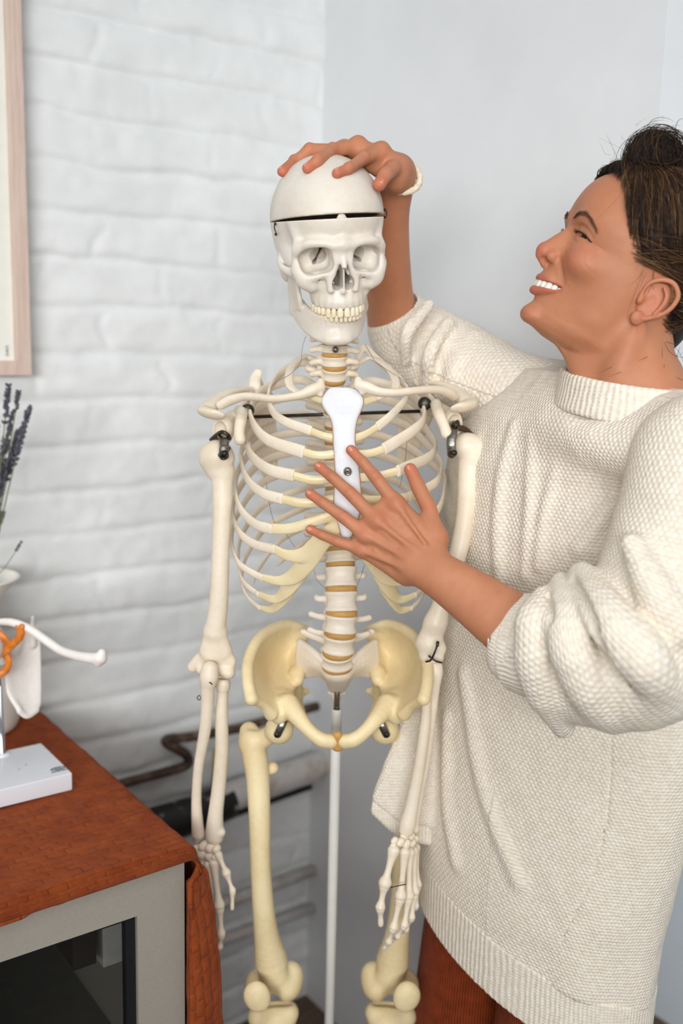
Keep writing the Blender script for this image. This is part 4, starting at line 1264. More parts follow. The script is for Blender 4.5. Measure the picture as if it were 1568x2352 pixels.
def build_body():
    s = Shape()
    s.group([head_base()], mg=26)
    # ---- face
    for sg in (-1, 1):
        s.ell((sg * 28, 96, 15), (15, 11, 9.5), k=10, sub=True)
    for sg in (-1, 1): s.chain([(sg * 46, 69, 26), (sg * 34, 82, 31), (sg * 22, 88, 31), (sg * 10, 88.5, 29)], [3.5, 4, 4, 3.5], k=9)
    s.chain([(0, 83.5, 19), (0, 88.5, 9), (0, 95, -4), (0, 100, -14)], [6.0, 6.4, 7.2, 8.2], k=8)
    s.ell((0, 86, -8), (14, 12, 17), k=8)
    s.ell((0, 101, -18), (8.6, 8.6, 8.0), k=5)
    for sg in (-1, 1):
        s.ell((sg * 11, 91, -18.5), (5.6, 8.5, 6.8), k=3.5)
        s.ell((sg * 40, 64, -12), (19, 19, 15), k=13)                       # smiling cheek
    s.cone((0, 93, -30), (0, 103, -24), 3.4, 3.6, k=4)
    for sg in (-1, 1): s.ell((sg * 6.2, 98, -27), (2.6, 4.6, 4), k=1.5, sub=True)
    s.ell((0, 77, -84), (16, 9.5, 10), k=9)                                    # chin
    s.ell((0, 92, -71), (17, 5.5, 5), k=5, sub=True)
    for sg in (-1, 1):
        s.chain([(sg * 18, 87, -18), (sg * 26, 80, -29), (sg * 31, 71.5, -40)], [.8, 1.3, .8], k=6, sub=True)
    # mouth: open smile
    s.ell((0, 81, -46), (22, 8.5, 13), k=8)
    s.chain([(-28, 66.5, -43), (-16, 82, -43.5), (0, 89.5, -43.5), (16, 82, -43.5), (28, 66.5, -43)], [2.2, 3.2, 3.6, 3.2, 2.2], k=3)
    s.chain([(-28, 66.5, -45), (-17, 79.5, -53.5), (0, 87.5, -59), (17, 79.5, -53.5), (28, 66.5, -45)], [2.2, 4.0, 4.8, 4.0, 2.2], k=3)
    for sg in (-1, 1):
        s.chain([(0, 97, -51), (sg * 9, 95, -50.5), (sg * 17, 87, -49), (sg * 24, 77, -46.5), (sg * 27.5, 70, -44.5)], [4.0, 4.0, 3.8, 3.0, 1.6], k=1.2, sub=True)
        s.chain([(0, 88, -50.5), (sg * 9, 86, -50), (sg * 17, 79, -49), (sg * 24, 69, -46.5), (sg * 27, 63, -44.5)], [4.2, 4.2, 4.0, 3.2, 1.8], k=1.0, sub=True)
        s.chain([(0, 80, -50.5), (sg * 9, 78, -50), (sg * 16, 70, -48.5)], [4.4, 4.2, 3.6], k=1.0, sub=True)
    # eyes: narrowed by the smile
    for sg in (-1, 1):
        up = [(17, 82.0, 14.5), (23, 83.5, 18.2), (31, 81.5, 18.8), (39, 76, 16.4), (46, 67.5, 11.6)]
        lo = [(17, 82.0, 13.5), (23, 82.3, 10.8), (31, 80.0, 10.2), (39, 74.5, 10.4), (46, 67.5, 11.4)]
        s.ell((sg * 31, 68, 14), (14, 13.8, 12), k=3)
        s.chain([(sg * a, b, c) for a, b, c in up], [1.8, 2.6, 2.8, 2.6, 1.8], k=2)
        s.chain([(sg * a, b, c) for a, b, c in lo], [1.8, 2.5, 2.7, 2.5, 1.8], k=2)
        s.chain([(sg * a, b - 2, c - 5) for a, b, c in lo[1:]], [2.5, 3.4, 3.2, 2], k=5)
        sl = [(18.5, 88, 14.2), (24, 89, 14.3), (31, 86, 14.0), (38, 80.5, 13.4), (44, 73, 12.4)]
        s.chain([(sg * a, b, c) for a, b, c in sl], [.7, 1.6, 2.0, 1.7, .7], k=.8, sub=True)
        s.chain([(sg * a, b - 4, c) for a, b, c in sl], [.7, 1.6, 2.0, 1.7, .7], k=.8, sub=True)
    def onface(pts, off=0.0):
        q = np.asarray(pts, float); yy = np.full(len(q), 112.0)
        for _ in range(40):
            d = s.value(np.stack([q[:, 0], yy, q[:, 1]], 1)); yy -= np.clip(d - off, -4, 4) * .7
        return np.stack([q[:, 0], yy, q[:, 1]], 1)
    # crease above the lid and laughter lines, pressed into the surface
    CR = []
    for sg in (-1, 1):
        for pts, rr_, k_ in (([(20, 22), (31, 23.5), (41, 20.5), (49, 14.5)], [.6, .9, .9, .5], 1.6),
                             ([(47.5, 11), (53, 10), (58, 9)], [.4, .7, .3], 1.5), ([(47.5, 9.5), (53, 5), (57, 1)], [.4, .7, .3], 1.5),
                             ([(49, 4), (55, -7), (60, -18)], [.08, .22, .08], 1.6), ([(22, 7), (31, 4.6), (40, 5)], [.3, .6, .3], 2.2)):
            q2 = cr(np.array([(a, b, c) for (a, b), c in zip(pts, np.interp(np.linspace(0, 1, len(pts)), np.linspace(0, 1, len(rr_)), rr_))]), 5)
            CR.append((onface([(sg * a, b) for a, b, _ in q2], .1), q2[:, 2], k_))
    for q, rr_, k_ in CR: s.chain(q, rr_, k=k_, sub=True, n=1)
    # ears
    for sg in (-1, 1):
        e = lambda x, y, z: (sg * x, y - 1, z - 3)
        RE = rot('Z', sg * 14)
        s.ell(e(70, -13, -6), (4.2, 15, 23), k=3, R=RE)
        s.chain([e(70, 3, -6), e(73, 3, 6), e(77, -5, 15.5), e(80, -18, 18.5), e(82, -29, 10), e(81, -30, -4), e(78, -24, -17), e(75, -14, -27)], [1.8, 2.4, 2.7, 2.9, 2.8, 2.6, 2.4, 2.2], k=3, n=5)
        s.ell(e(73, -6, -30), (3.8, 7.0, 7.5), k=3)
        s.ell(e(80, -16, 8), (5, 6.5, 5.5), k=4, sub=True)
        s.ell(e(78, -8, -9), (6.5, 6.5, 9.5), k=3.5, sub=True)
        s.chain([e(78, -19, -18), e(80, -21, -6), e(80, -19, 4), e(79, -12, 10)], [2.2, 2.6, 2.4, 1.5], k=2)
        s.ell(e(71, 1, -12), (3, 3.5, 5.2), k=4)
    # ---- neck, shoulders, trunk (all in the head's frame)
    w = lambda px, py, Y: toH(W(px, py, Y))
    pr = lambda r: r / HS
    s.chain([w(1462, 690, 1.2), w(1436, 775, 1.185), w(1437, 840, 1.175), w(1455, 910, 1.17)], [pr(.052), pr(.0545), pr(.0555), pr(.062)], k=14)
    s.chain([w(1462, 742, 1.136), w(1440, 800, 1.126), w(1414, 860, 1.128), w(1398, 910, 1.142)], [pr(.009), pr(.009), pr(.008), pr(.006)], k=18)
    s.chain([w(1326, 800, 1.18), w(1342, 840, 1.17), w(1352, 900, 1.16)], [pr(.016), pr(.018), pr(.014)], k=18)
    s.chain([w(1300, 970, 1.32), w(1380, 965, 1.25), w(1470, 970, 1.19), w(1570, 1030, 1.08)], [pr(.034), pr(.038), pr(.038), pr(.038)], k=25)
    s.chain([w(1420, 1000, 1.2), w(1370, 1200, 1.22), w(1340, 1500, 1.23), w(1310, 1800, 1.24), w(1290, 2150, 1.24)], [pr(.070), pr(.075), pr(.073), pr(.078), pr(.078)], k=25)
    # ---- left arm, hand on the breastbone
    ARM = [w(1592, 1075, 1.05), w(1545, 1250, 1.01), w(1450, 1585, 1.0)]
    s.chain(ARM, [pr(.040), pr(.042), pr(.037)], k=10)
    s.chain([w(1450, 1585, 1.0), w(1330, 1518, 1.035), w(1200, 1452, 1.07), w(1090, 1376, 1.095), w(1010, 1322, 1.115), w(962, 1292, 1.128)],
            [pr(.040), pr(.041), pr(.0385), pr(.0315), pr(.0265), pr(.0258)], k=8, flat=lambda m, t: (unit(np.cross(t, [0, 0, 1]) if False else toH_dir((0, 1, -.3))), .80))
    MC = {'i': (909, 1157, 1.150), 'm': (866, 1196, 1.145), 'r': (841, 1229, 1.149), 'p': (831, 1262, 1.156)}
    J = {
        'i': [(806, 1034, 1.173), (834, 1063, 1.165), (861, 1095, 1.158), MC['i']],
        'm': [(733, 1072, 1.177), (763, 1096, 1.168), (806, 1135, 1.158), MC['m']],
        'r': [(712, 1134, 1.177), (743, 1156, 1.168), (789, 1188, 1.158), MC['r']],
        'p': [(712, 1216, 1.178), (739, 1229, 1.172), (775, 1244, 1.164), MC['p']],
        't': [(942, 1078, 1.186), (961, 1120, 1.176), (986, 1172, 1.160), (998, 1236, 1.142)]}
    RR = {'i': (12.2, 13.2, 15.2, 17.5), 'm': (12.4, 13.6, 15.6, 18), 'r': (12, 13, 15, 17), 'p': (10.6, 11.2, 12.6, 15), 't': (14.5, 17.5, 18.5, 22)}
    wr = W(966, 1294, 1.127)
    nd = toH_dir((-.05, -1, .25))
    for kf in 'imrp':
        P = [W(*p) for p in J[kf]]
        finger(s, [toH(p) for p in P], [mm(r, p) / HS for r, p in zip(RR[kf], P)], nd, k=2.5)
    P = [W(*p) for p in J['t']]
    finger(s, [toH(p) for p in P], [mm(r, p) / HS for r, p in zip(RR['t'], P)], toH_dir((-.35, -.9, .3)), k=4, knuck=False)
    # back of the hand
    mc = [W(*MC[k_]) for k_ in 'imrp']
    g = []
    for t, dy in ((0, .003), (.3, .002), (.65, .001), (1.0, 0)):
        row = []
        for p, q in zip(mc, (W(1000, 1268, 1.127), W(978, 1285, 1.124), W(956, 1304, 1.125), W(935, 1322, 1.13))):
            row.append(toH(p * (1 - t) + q * t + np.array([0, dy + .0035, 0])))
        g.append(row)
    s.sheet(g, [[9.4, 10.8, 10.4, 8.6], [11, 12, 11.5, 9.8], [12.5, 13, 12.6, 11.2], [13.5, 14, 14, 13.5]], k=9, n=3)
    s.chain([toH(W(1001, 1232, 1.142)), toH(W(986, 1215, 1.15)), toH(W(945, 1200, 1.155))], [11.5, 12, 9], k=9)
    s.chain([toH(W(1000, 1240, 1.142)), toH(W(985, 1280, 1.132))], [12.5, 13], k=9)
    # webs, tendons, veins
    for a, b in (('i', 'm'), ('m', 'r'), ('r', 'p')):
        pa, pb = W(*MC[a]), W(*MC[b]); fa, fb = W(*J[a][2]), W(*J[b][2])
        s.cone(toH(pa * .78 + fa * .22 + [0, .003, 0]), toH(pb * .78 + fb * .22 + [0, .003, 0]), 6.0, 6.0, k=4)
    for kf, x in (('i', 992), ('m', 978), ('r', 962), ('p', 945)):
        p = W(*MC[kf]); q = W(x, 1268 + (992 - x) * .9, 1.116)
        s.chain([toH(p + [0, -.0065, .001]), toH(p * .6 + q * .4 + [0, -.0062, 0]), toH(p * .2 + q * .8 + [0, -.006, 0])], [2.8, 1.8, 1.4], k=7)
        s.ell(toH(p + [0, -.0022, 0]), 7.6, k=6)
    for rows in ([(880, 1222), (905, 1243), (930, 1258), (955, 1268)], [(858, 1240), (885, 1262), (915, 1278)], [(860, 1262), (890, 1286), (925, 1302)]):
        s.chain([toH(W(a, b, 1.1395 - (a - 860) * .00018)) for a, b in rows], 1.3, k=3.5)
    # ---- right arm behind the skull, hand on the skullcap
    s.chain([w(1290, 940, 1.28), w(1150, 880, 1.36), w(1010, 800, 1.42), w(905, 742, 1.45)], [pr(.038), pr(.038), pr(.037), pr(.035)], k=10)
    s.chain([w(905, 742, 1.45), w(894, 690, 1.425), w(888, 600, 1.385), w(893, 500, 1.345), w(905, 440, 1.32), w(912, 402, 1.30)], [pr(.037), pr(.034), pr(.0315), pr(.0262), pr(.0235), pr(.024)], k=8)
    vt = lambda x, y, r: on_vault(x, y, mm(r, W(x, y, 1.25)) * .92)
    K = {
        'i': [vt(774, 398, 13), vt(800, 388, 13), W(835, 364, 1.236), W(876, 349, 1.262)],
        'm': [vt(706, 386, 13), vt(730, 369, 13.5), W(765, 345, 1.252), W(822, 336, 1.275)],
        'r': [vt(648, 394, 12.5), W(676, 371, 1.272), W(712, 346, 1.278), W(790, 345, 1.292)],
        'p': [W(690, 372, 1.315), W(712, 358, 1.315), W(740, 350, 1.315), W(800, 352, 1.312)],
        't': [W(871, 424, 1.212), W(884, 402, 1.226), W(900, 388, 1.25), W(912, 388, 1.275)]}
    RK = {'i': (12.3, 13.2, 15, 17), 'm': (12.6, 13.6, 15.4, 17.5), 'r': (12.0, 13.0, 15, 17), 'p': (10.5, 11, 12.5, 15), 't': (15, 17.5, 19, 22)}
    for kf in 'imrpt':
        P = K[kf]
        ndir = {'i': (-.1, -.55, .8), 'm': (-.15, -.5, .85), 'r': (-.3, -.35, .9), 'p': (-.2, .2, 1), 't': (.35, -.9, .25)}[kf]
        finger(s, [toH(p) for p in P], [mm(r, p) / HS for r, p in zip(RK[kf], P)], toH_dir(ndir), k=3 if kf != 't' else 5, knuck=kf != 't')
    kn = [K[k_][3] for k_ in 'imrp']
    g = []
    for t in (0, .35, .7, 1.0):
        g.append([toH(p * (1 - t) + q * t - np.array([0, 0, .004 * (1 - t)])) for p, q in zip(kn, (W(916, 386, 1.278), W(916, 384, 1.29), W(914, 386, 1.302), W(912, 390, 1.312)))])
    s.sheet(g, [[10, 11, 10.5, 9], [12, 13.5, 13, 11], [13.5, 15, 15, 13], [14, 15, 15, 14]], k=9, n=3)
    s.chain([toH(W(850, 372, 1.262)), toH(W(885, 392, 1.275)), toH(W(908, 405, 1.29))], [11, 13, 13], k=9)
    s.chain([toH(W(912, 390, 1.275)), toH(W(910, 412, 1.275)), toH(W(912, 425, 1.30))], [14, 15, 13], k=9)
    for kf in 'imr':
        s.ell(toH(K[kf][3] + [0, -.002, .004]), 7.5, k=7)
    v, q = s.polygonize(1.25)
    # colour attributes
    x, y, z = np.abs(v[:, 0]), v[:, 1], v[:, 2]
    face = (y > 20) & (z > -100) & (z < 110) & (x < 75)
    G = lambda c, r: np.exp(-(((x - c[0]) / r[0]) ** 2 + ((y - c[1]) / r[1]) ** 2 + ((z - c[2]) / r[2]) ** 2))
    blush = np.where(face, 0.45 * G((0, 106, -18), (16, 14, 12)) + 0.42 * G((38, 76, -12), (18, 22, 15)) + 0.22 * G((0, 86, -86), (18, 14, 12)) + .12 * G((0, 98, 50), (40, 20, 30)), 0)
    blush = np.maximum(blush, np.where((x > 66) & (y < 6), 0.30 * G((74, -15, -9), (10, 24, 34)), 0))
    W_ = toW(v)
    for P in list(J.values()) + list(K.values()):
        PP = [W(*p) if isinstance(p, tuple) else p for p in P]
        d = np.linalg.norm(W_ - PP[0], axis=1); blush = np.maximum(blush, 0.50 * np.exp(-(d / .016) ** 2))
        for k_, amt in ((1, .12), (2, .20), (3, .22)):
            d = np.linalg.norm(W_ - PP[k_] - np.array([0, -.006, .004]), axis=1); blush = np.maximum(blush, amt * np.exp(-(d / .012) ** 2))
    # lips: close to the lip lines
    def dline(pts):
        p = cr(np.array(pts, float), 6); A = np.stack([x, y, z], 1)
        m = (y > 55) & (z > -72) & (z < -34) & (x < 34)
        d = np.full(len(v), 99.0)
        if m.any(): d[m] = np.min(np.linalg.norm(A[m][:, None] - p[None], axis=2), axis=1)
        return d
    up = dline([(28, 68, -43.5), (16, 84.5, -44), (7, 91, -43), (0, 92.5, -44)]); lo = dline([(28, 68, -45), (17, 82.5, -54.5), (8, 89.5, -58.5), (0, 91.5, -60)])
    x_ = x
    lip = np.clip((5.2 - np.minimum(up * 1.15, lo * .95)) / 2.6, 0, 1) * .7
    global BODY
    BODY = s
    body = mesh('body', toW(v), q[:, ::-1], M_SKIN, PERSON, attrs={'blush': np.clip(blush, 0, .8), 'lip': lip})
    return body

def toH_dir(d): return unit(np.asarray(d, float) @ HR)

def ellipsoid_mesh(name, c, axes, mat, parent, n=20, m=12, top=None):
    v = []; f = []
    for i in range(m):
        ph = -math.pi / 2 + math.pi * i / (m - 1)
        for j in range(n):
            a = 2 * math.pi * j / n
            v.append(c + axes[0] * math.cos(ph) * math.cos(a) + axes[1] * math.cos(ph) * math.sin(a) + axes[2] * math.sin(ph))
    for i in range(m - 1):
        for j in range(n): f.append([i * n + j, i * n + (j + 1) % n, (i + 1) * n + (j + 1) % n, (i + 1) * n + j])
    return mesh(name, np.array(v), f, mat, parent)

def build_face_parts():
    m_nail = plain('fingernail', (216, 146, 122), 0.22, noise=0.01)
    for c, ax, nd, sd, r in NAILS:
        C = toW(c); A = unit(ax @ HR.T); N = unit(nd @ HR.T); S = unit(sd @ HR.T); rr = r * HS
        # curved plate
        v = []; f = []; n, m = 9, 9
        for i in range(m):
            t = i / (m - 1) * 2 - 1
            for j in range(n):
                u = j / (n - 1) * 2 - 1
                wdt = .62 * (1 - .35 * t ** 4)
                v.append(C + A * rr * .72 * t + S * rr * wdt * u - N * rr * (.34 * u * u + .12 * t * t - .17))
        for i in range(m - 1):
            for j in range(n - 1): f.append([i * n + j, i * n + j + 1, (i + 1) * n + j + 1, (i + 1) * n + j])
        o = mesh('fingernail', np.array(v), f, m_nail, PERSON)
        md = o.modifiers.new('thick', 'SOLIDIFY'); md.thickness = .0006; md.offset = 0
    # eyeballs
    t = NT('eyeball'); co = t.coord('Generated')
    t.color(srgb(216, 204, 196)); t.set(Roughness=0.12)
    m_iris = plain('dark_brown_iris', (40, 26, 18), 0.4, noise=0.05, scale=200, spec=0.15)
    for sg in (-1, 1):
        c = np.array([sg * 31, 68.8, 14.0])
        ax = [np.array([12.2, 0, 0]), np.array([0, 12.2, 0]), np.array([0, 0, 12.2])]
        d = [unit(a @ HR.T) * 12.0 * HS for a in ax]
        e = ellipsoid_mesh('eyeball', toW(c), d, t.m, PERSON, 28, 18)
        g = unit(np.array([sg * .22, 1, -.02])); u = unit(np.cross(g, [0, 0, 1])); w_ = np.cross(u, g)
        ic = c + g * 10.4
        ellipsoid_mesh('iris', toW(ic), [unit(u @ HR.T) * 6.6 * HS, unit(w_ @ HR.T) * 6.6 * HS, unit(g @ HR.T) * 2.6 * HS], m_iris, e, 24, 12)
    # teeth
    mt = plain('white_teeth', (240, 232, 220), 0.2, noise=0.01)
    b = []
    a = np.linspace(0, 1.6, 400); X = 25.5 * np.sin(a); Y = 57 + 30.5 * np.cos(a); L = np.concatenate([[0], np.cumsum(np.hypot(np.diff(X), np.diff(Y)))])
    pos = 0
    gum = Shape()
    for i, wd in enumerate((8.6, 6.8, 7.6, 7, 6.8, 9)):
        mid = pos + wd / 2; pos += wd
        xx, yy = np.interp(mid, L, X), np.interp(mid, L, Y); an = math.atan2(np.interp(mid - .5, L, Y) - np.interp(mid + .5, L, Y), 1.0)
        h = (10.5, 9.4, 10.2, 8.6, 8.2, 8)[i]
        for sg in (-1, 1):
            c = np.array([sg * xx, yy, -44 - h / 2]); tn = np.array([math.cos(an), -sg * math.sin(an), 0]); tn = unit(np.array([sg * math.cos(an), -math.sin(an), 0])); nn = np.cross(tn, [0, 0, 1])
            n, m = 12, 9; v = []; f = []
            for i2 in range(m):
                ph = -math.pi / 2 + math.pi * i2 / (m - 1); zz = math.copysign(abs(math.sin(ph)) ** .6, math.sin(ph)); rr = max(abs(math.cos(ph)) ** .4, 1e-3)
                for j in range(n):
                    aa = 2 * math.pi * j / n; ca, sa = math.cos(aa), math.sin(aa)
                    v.append(c + tn * wd * .495 * rr * math.copysign(abs(ca) ** .7, ca) + nn * 3.0 * rr * math.copysign(abs(sa) ** .8, sa) + np.array([0, 0, h / 2 * zz]))
            for i2 in range(m - 1):
                for j in range(n): f.append([i2 * n + j, i2 * n + (j + 1) % n, (i2 + 1) * n + (j + 1) % n, (i2 + 1) * n + j])
            mesh('tooth', toW(np.array(v)), f, mt, PERSON)
    # mouth lining
    # lashes and brows
    mh = plain('dark_brow_hair', (96, 66, 46), 0.55, noise=0.05)
    for sg in (-1, 1):
        def onskin(q, off):
            q = np.asarray(q, float) * [sg, 1, 1]; yy = np.full(len(q), 112.0)
            for _ in range(40):
                d = BODY.value(np.stack([q[:, 0], yy, q[:, 2]], 1)); yy -= np.clip(d - off, -4, 4) * .7
            return np.stack([q[:, 0] * sg, yy, q[:, 2]], 1)
        br = MB(); rr = np.random.default_rng(5)
        path = onskin(cr(np.array([(12, 0, 28.0), (22, 0, 32), (33, 0, 34.0), (44, 0, 30), (55, 0, 20)], float), 20), .4)
        for i in range(330):
            k_ = rr.integers(0, len(path) - 8); p = path[k_] + rr.normal(0, 1, 3) * np.array([.6, .25, 1.9 * (1 - .5 * k_ / len(path))])
            d = unit(path[k_ + 7] - path[k_]) + np.array([0, 0.12, .35 - .6 * k_ / len(path)]); d = unit(d)
            q = p + d * rr.uniform(4, 7.5)
            b0, b1 = p * [sg, 1, 1], q * [sg, 1, 1]
            br.tube(toW(np.array([b0, (b0 + b1) / 2 + [0, .4, .2], b1 - [0, .3, 0]])), [.00011, .0001, .00004], 4, cap=False)
        br.build('eyebrow', mh, PERSON)
        ls = MB()
        up = onskin(cr(np.array([(17.5, 0, 14.6), (23, 0, 16.0), (31, 0, 16.0), (39, 0, 14.6), (45.5, 0, 11.6), (48, 0, 10.2)], float), 12), .3)
        ls.tube(toW(up * [sg, 1, 1]), np.linspace(.0005, .0008, len(up)) * np.minimum(1, np.linspace(5, .3, len(up))), 6)
        for i in range(44):
            p = up[min(len(up) - 1, 2 + int(i / 44 * (len(up) - 3)))]; o = np.array([.25 * (i / 44 - .3), .9, -.12 + .3 * rr.random()])
            ls.tube(toW(np.array([p, p + o * 3.2, p + o * 5.6 + [0, 0, 1.4]]) * [sg, 1, 1]), [.00018, .00014, .00004], 4, cap=False)
        ls.build('eyelashes', plain('black_lashes', (24, 18, 16), .5), PERSON)
build_body(); build_face_parts()
# ------------------------------------------------------------------ the woman: sweater, trousers, hair
def knit_mat(name, kind):
    """cream bouclé yarn; the stitches follow the uv map, in metres"""
    t = NT(name)
    uv = t.n('ShaderNodeUVMap').outputs[0]
    co = t.coord('Object')
    wob = t.n('ShaderNodeTexNoise'); t.l(co, wob.inputs['Vector']); wob.inputs['Scale'].default_value = 55; wob.inputs['Detail'].default_value = 3
    vm = t.n('ShaderNodeVectorMath', operation='MULTIPLY_ADD'); t.l(wob.outputs['Color'], vm.inputs[0])
    vm.inputs[1].default_value = (0.0042, 0.0042, 0); t.l(uv, vm.inputs[2])
    u, v, _ = t.sep(vm.outputs[0])
    if kind == 'rib':
        pu, pv = 0.0068, 0.0040
        a = t.math('SINE', t.math('MULTIPLY', u, 2 * math.pi / pu))
        b = t.math('SINE', t.math('ADD', t.math('MULTIPLY', v, 2 * math.pi / pv), t.math('MULTIPLY', a, 1.2)))
        h = t.math('ADD', t.math('MULTIPLY_ADD', a, 0.40, 0.42), t.math('MULTIPLY', b, 0.10))
    else:
        pu, pv = (0.0064, 0.0044) if kind == 'seed' else (0.0070, 0.0056)
        row = t.math('DIVIDE', v, pv)
        par = t.math('MULTIPLY', t.math('FLOORED_MODULO', t.math('FLOOR', row), 2.0), 0.5)
        a = t.math('COSINE', t.math('MULTIPLY', t.math('ADD', t.math('DIVIDE', u, pu), par), 2 * math.pi))
        b = t.math('ABSOLUTE', t.math('SINE', t.math('MULTIPLY', row, math.pi)))
        b = t.math('POWER', b, 0.6)
        h = t.math('MULTIPLY', t.math('MULTIPLY_ADD', a, 0.42, 0.58), b)
    fz = t.noise(co, 700, 3, 0.7)
    fz2 = t.noise(co, 160, 3, 0.6)
    big = t.noise(co, 9, 3)
    yarn = t.ramp(fz2, [(0.30, srgb(231, 217, 197)), (0.66, srgb(244, 236, 222))])
    yarn = t.mix(t.math('MULTIPLY', t.ramp(h, [(0.02, (1, 1, 1)), (0.42, (0, 0, 0))]), 0.22 if kind != 'rib' else .18), yarn, srgb(188, 166, 138))  # hollows between stitches painted darker, occlusion put into the yarn colour
    t.color(yarn); t.set(Roughness=0.92, Specular_IOR_Level=0.12)
    t.b.inputs['Sheen Weight'].default_value = 0.12; t.b.inputs['Sheen Roughness'].default_value = 0.6
    hh = t.math('ADD', h, t.math('ADD', t.math('MULTIPLY', fz, 0.28), t.math('MULTIPLY', fz2, 0.30)))
    t.bump(hh, 0.6, 0.0020)
    return t.m
M_KNIT = knit_mat('cream_seed_knit', 'seed'); M_KNITL = knit_mat('cream_loose_knit', 'loose'); M_RIB = knit_mat('cream_ribbing', 'rib')

TC = np.array([0.290, 1.259]); TS = unit([.622, -.783]); TN = np.array([-0.783, -0.622])
TROWS = np.array([(1.42, .08, .040), (1.395, .12, .058), (1.36, .170, .080), (1.30, .200, .096), (1.22, .210, .104), (1.10, .213, .102), (1.00, .215, .103), (.90, .211, .105), (.80, .204, .106), (.72, .199, .107), (.66, .196, .106), (.60, .194, .106)])
def torso_f(grow=0.0, zlo=.74, zhi=1.42):
    z = TROWS[::-1, 0]
    def f(P):
        Z = np.clip(P[..., 2], z[0], z[-1])
        hs = np.interp(Z, z, TROWS[::-1, 1]) + grow; hn = np.interp(Z, z, TROWS[::-1, 2]) + grow
        sx_ = .035 * np.clip((1.15 - Z) / .4, 0, 1)              # the hem swings a little forward
        q0, q1 = P[..., 0] - TC[0], P[..., 1] - TC[1]
        a = q0 * TS[0] + q1 * TS[1]; b = q0 * TN[0] + q1 * TN[1] - sx_ * .3
        # hem tilts: lower towards the back
        a = a + .020 * np.clip((1.0 - Z) / .28, 0, 1)
        g = np.sqrt((a / hs) ** 2 + (b / hn) ** 2 + 1e-9)
        d = (g - 1) * hn * np.clip(1.0 + .8 * (np.abs(a) / hs) ** 4, 1, 1.8)
        zt = P[..., 2] + .24 * a * np.clip((1.0 - P[..., 2]) / .2, 0, 1)      # the hem hangs lower on the near side
        dz = np.maximum(zlo - zt, zt - zhi)
        return np.maximum(d, dz).astype(F32)
    m = .27
    return f, np.array([TC[0] - m, TC[1] - m, zlo - .065]), np.array([TC[0] + m, TC[1] + m, zhi + .065])

def torso_uv(v):
    q = v[:, :2] - TC
    a = q @ TS; b = q @ TN
    th = np.arctan2(a / .24, b / .10)
    # arc length around the ellipse, zero in front
    tt = np.linspace(-math.pi, math.pi, 721); ds = np.hypot(.24 * np.cos(tt), .10 * np.sin(tt)); L = np.cumsum(ds) * (tt[1] - tt[0])
    g = np.sqrt((a / .22) ** 2 + (b / .105) ** 2)
    return np.stack([np.interp(th, tt, L) + np.where(a < 0, -1, 1) * np.maximum(g - 1.06, 0) * .2, v[:, 2]], 1)

def chain_uv(v, pts, rad):
    """blended distance along and angle round a chain, in metres"""
    p = cr(np.asarray(pts, float), 10); seg = p[1:] - p[:-1]; L = np.linalg.norm(seg, axis=1); S = np.concatenate([[0], np.cumsum(L)])
    n = len(seg); D = []; VV = []; CC = []; SS = []
    N = unit(np.cross(seg[0], [0, 0, 1]))
    for i in range(n):
        t_ = seg[i] / L[i]; N = unit(N - t_ * (N @ t_)); B = np.cross(t_, N)
        d = v - p[i]; al = d @ t_; t = np.clip(al, 0, L[i]); q = d - t[:, None] * t_
        D.append(np.linalg.norm(q, axis=1)); VV.append(S[i] + (al if i in (0, n - 1) else t))
        a = np.arctan2(q @ B, q @ N); CC.append(np.cos(a)); SS.append(np.sin(a))
    D = np.array(D); w = np.exp(-(D - D.min(0)) / .012); w /= w.sum(0)
    return np.stack([np.arctan2((w * np.array(SS)).sum(0), (w * np.array(CC)).sum(0)) * rad, (w * np.array(VV)).sum(0)], 1)

def vert_normals(v, q):
    n = np.zeros_like(v); fn = np.cross(v[q[:, 2]] - v[q[:, 0]], v[q[:, 3]] - v[q[:, 1]])
    for k in range(4):
        for c in range(3): n[:, c] += np.bincount(q[:, k], weights=fn[:, c], minlength=len(v))
    return n / (np.linalg.norm(n, axis=1)[:, None] + 1e-12)

def knit_mesh(s, name, mat, parent, uvf, res=.0024, folds=None, amp=0.0, pu=.0074, pv=.0050, label=None):
    v, q = s.polygonize(res)
    v = smooth_verts(v, q, 1)
    uv = uvf(v)
    n = vert_normals(v, q)
    if folds is not None: v = v + n * folds(v, uv)[:, None]
    return mesh(name, v, q, mat, parent, uv=uv, label=label)

def ray_to(f, px, py, y0=.85, y1=1.6, off=0.0):
    for Y in np.arange(y0, y1, .002):
        p = W(px, py, Y)
        if f(p.astype(F32)[None])[0] < off: return p
    return None

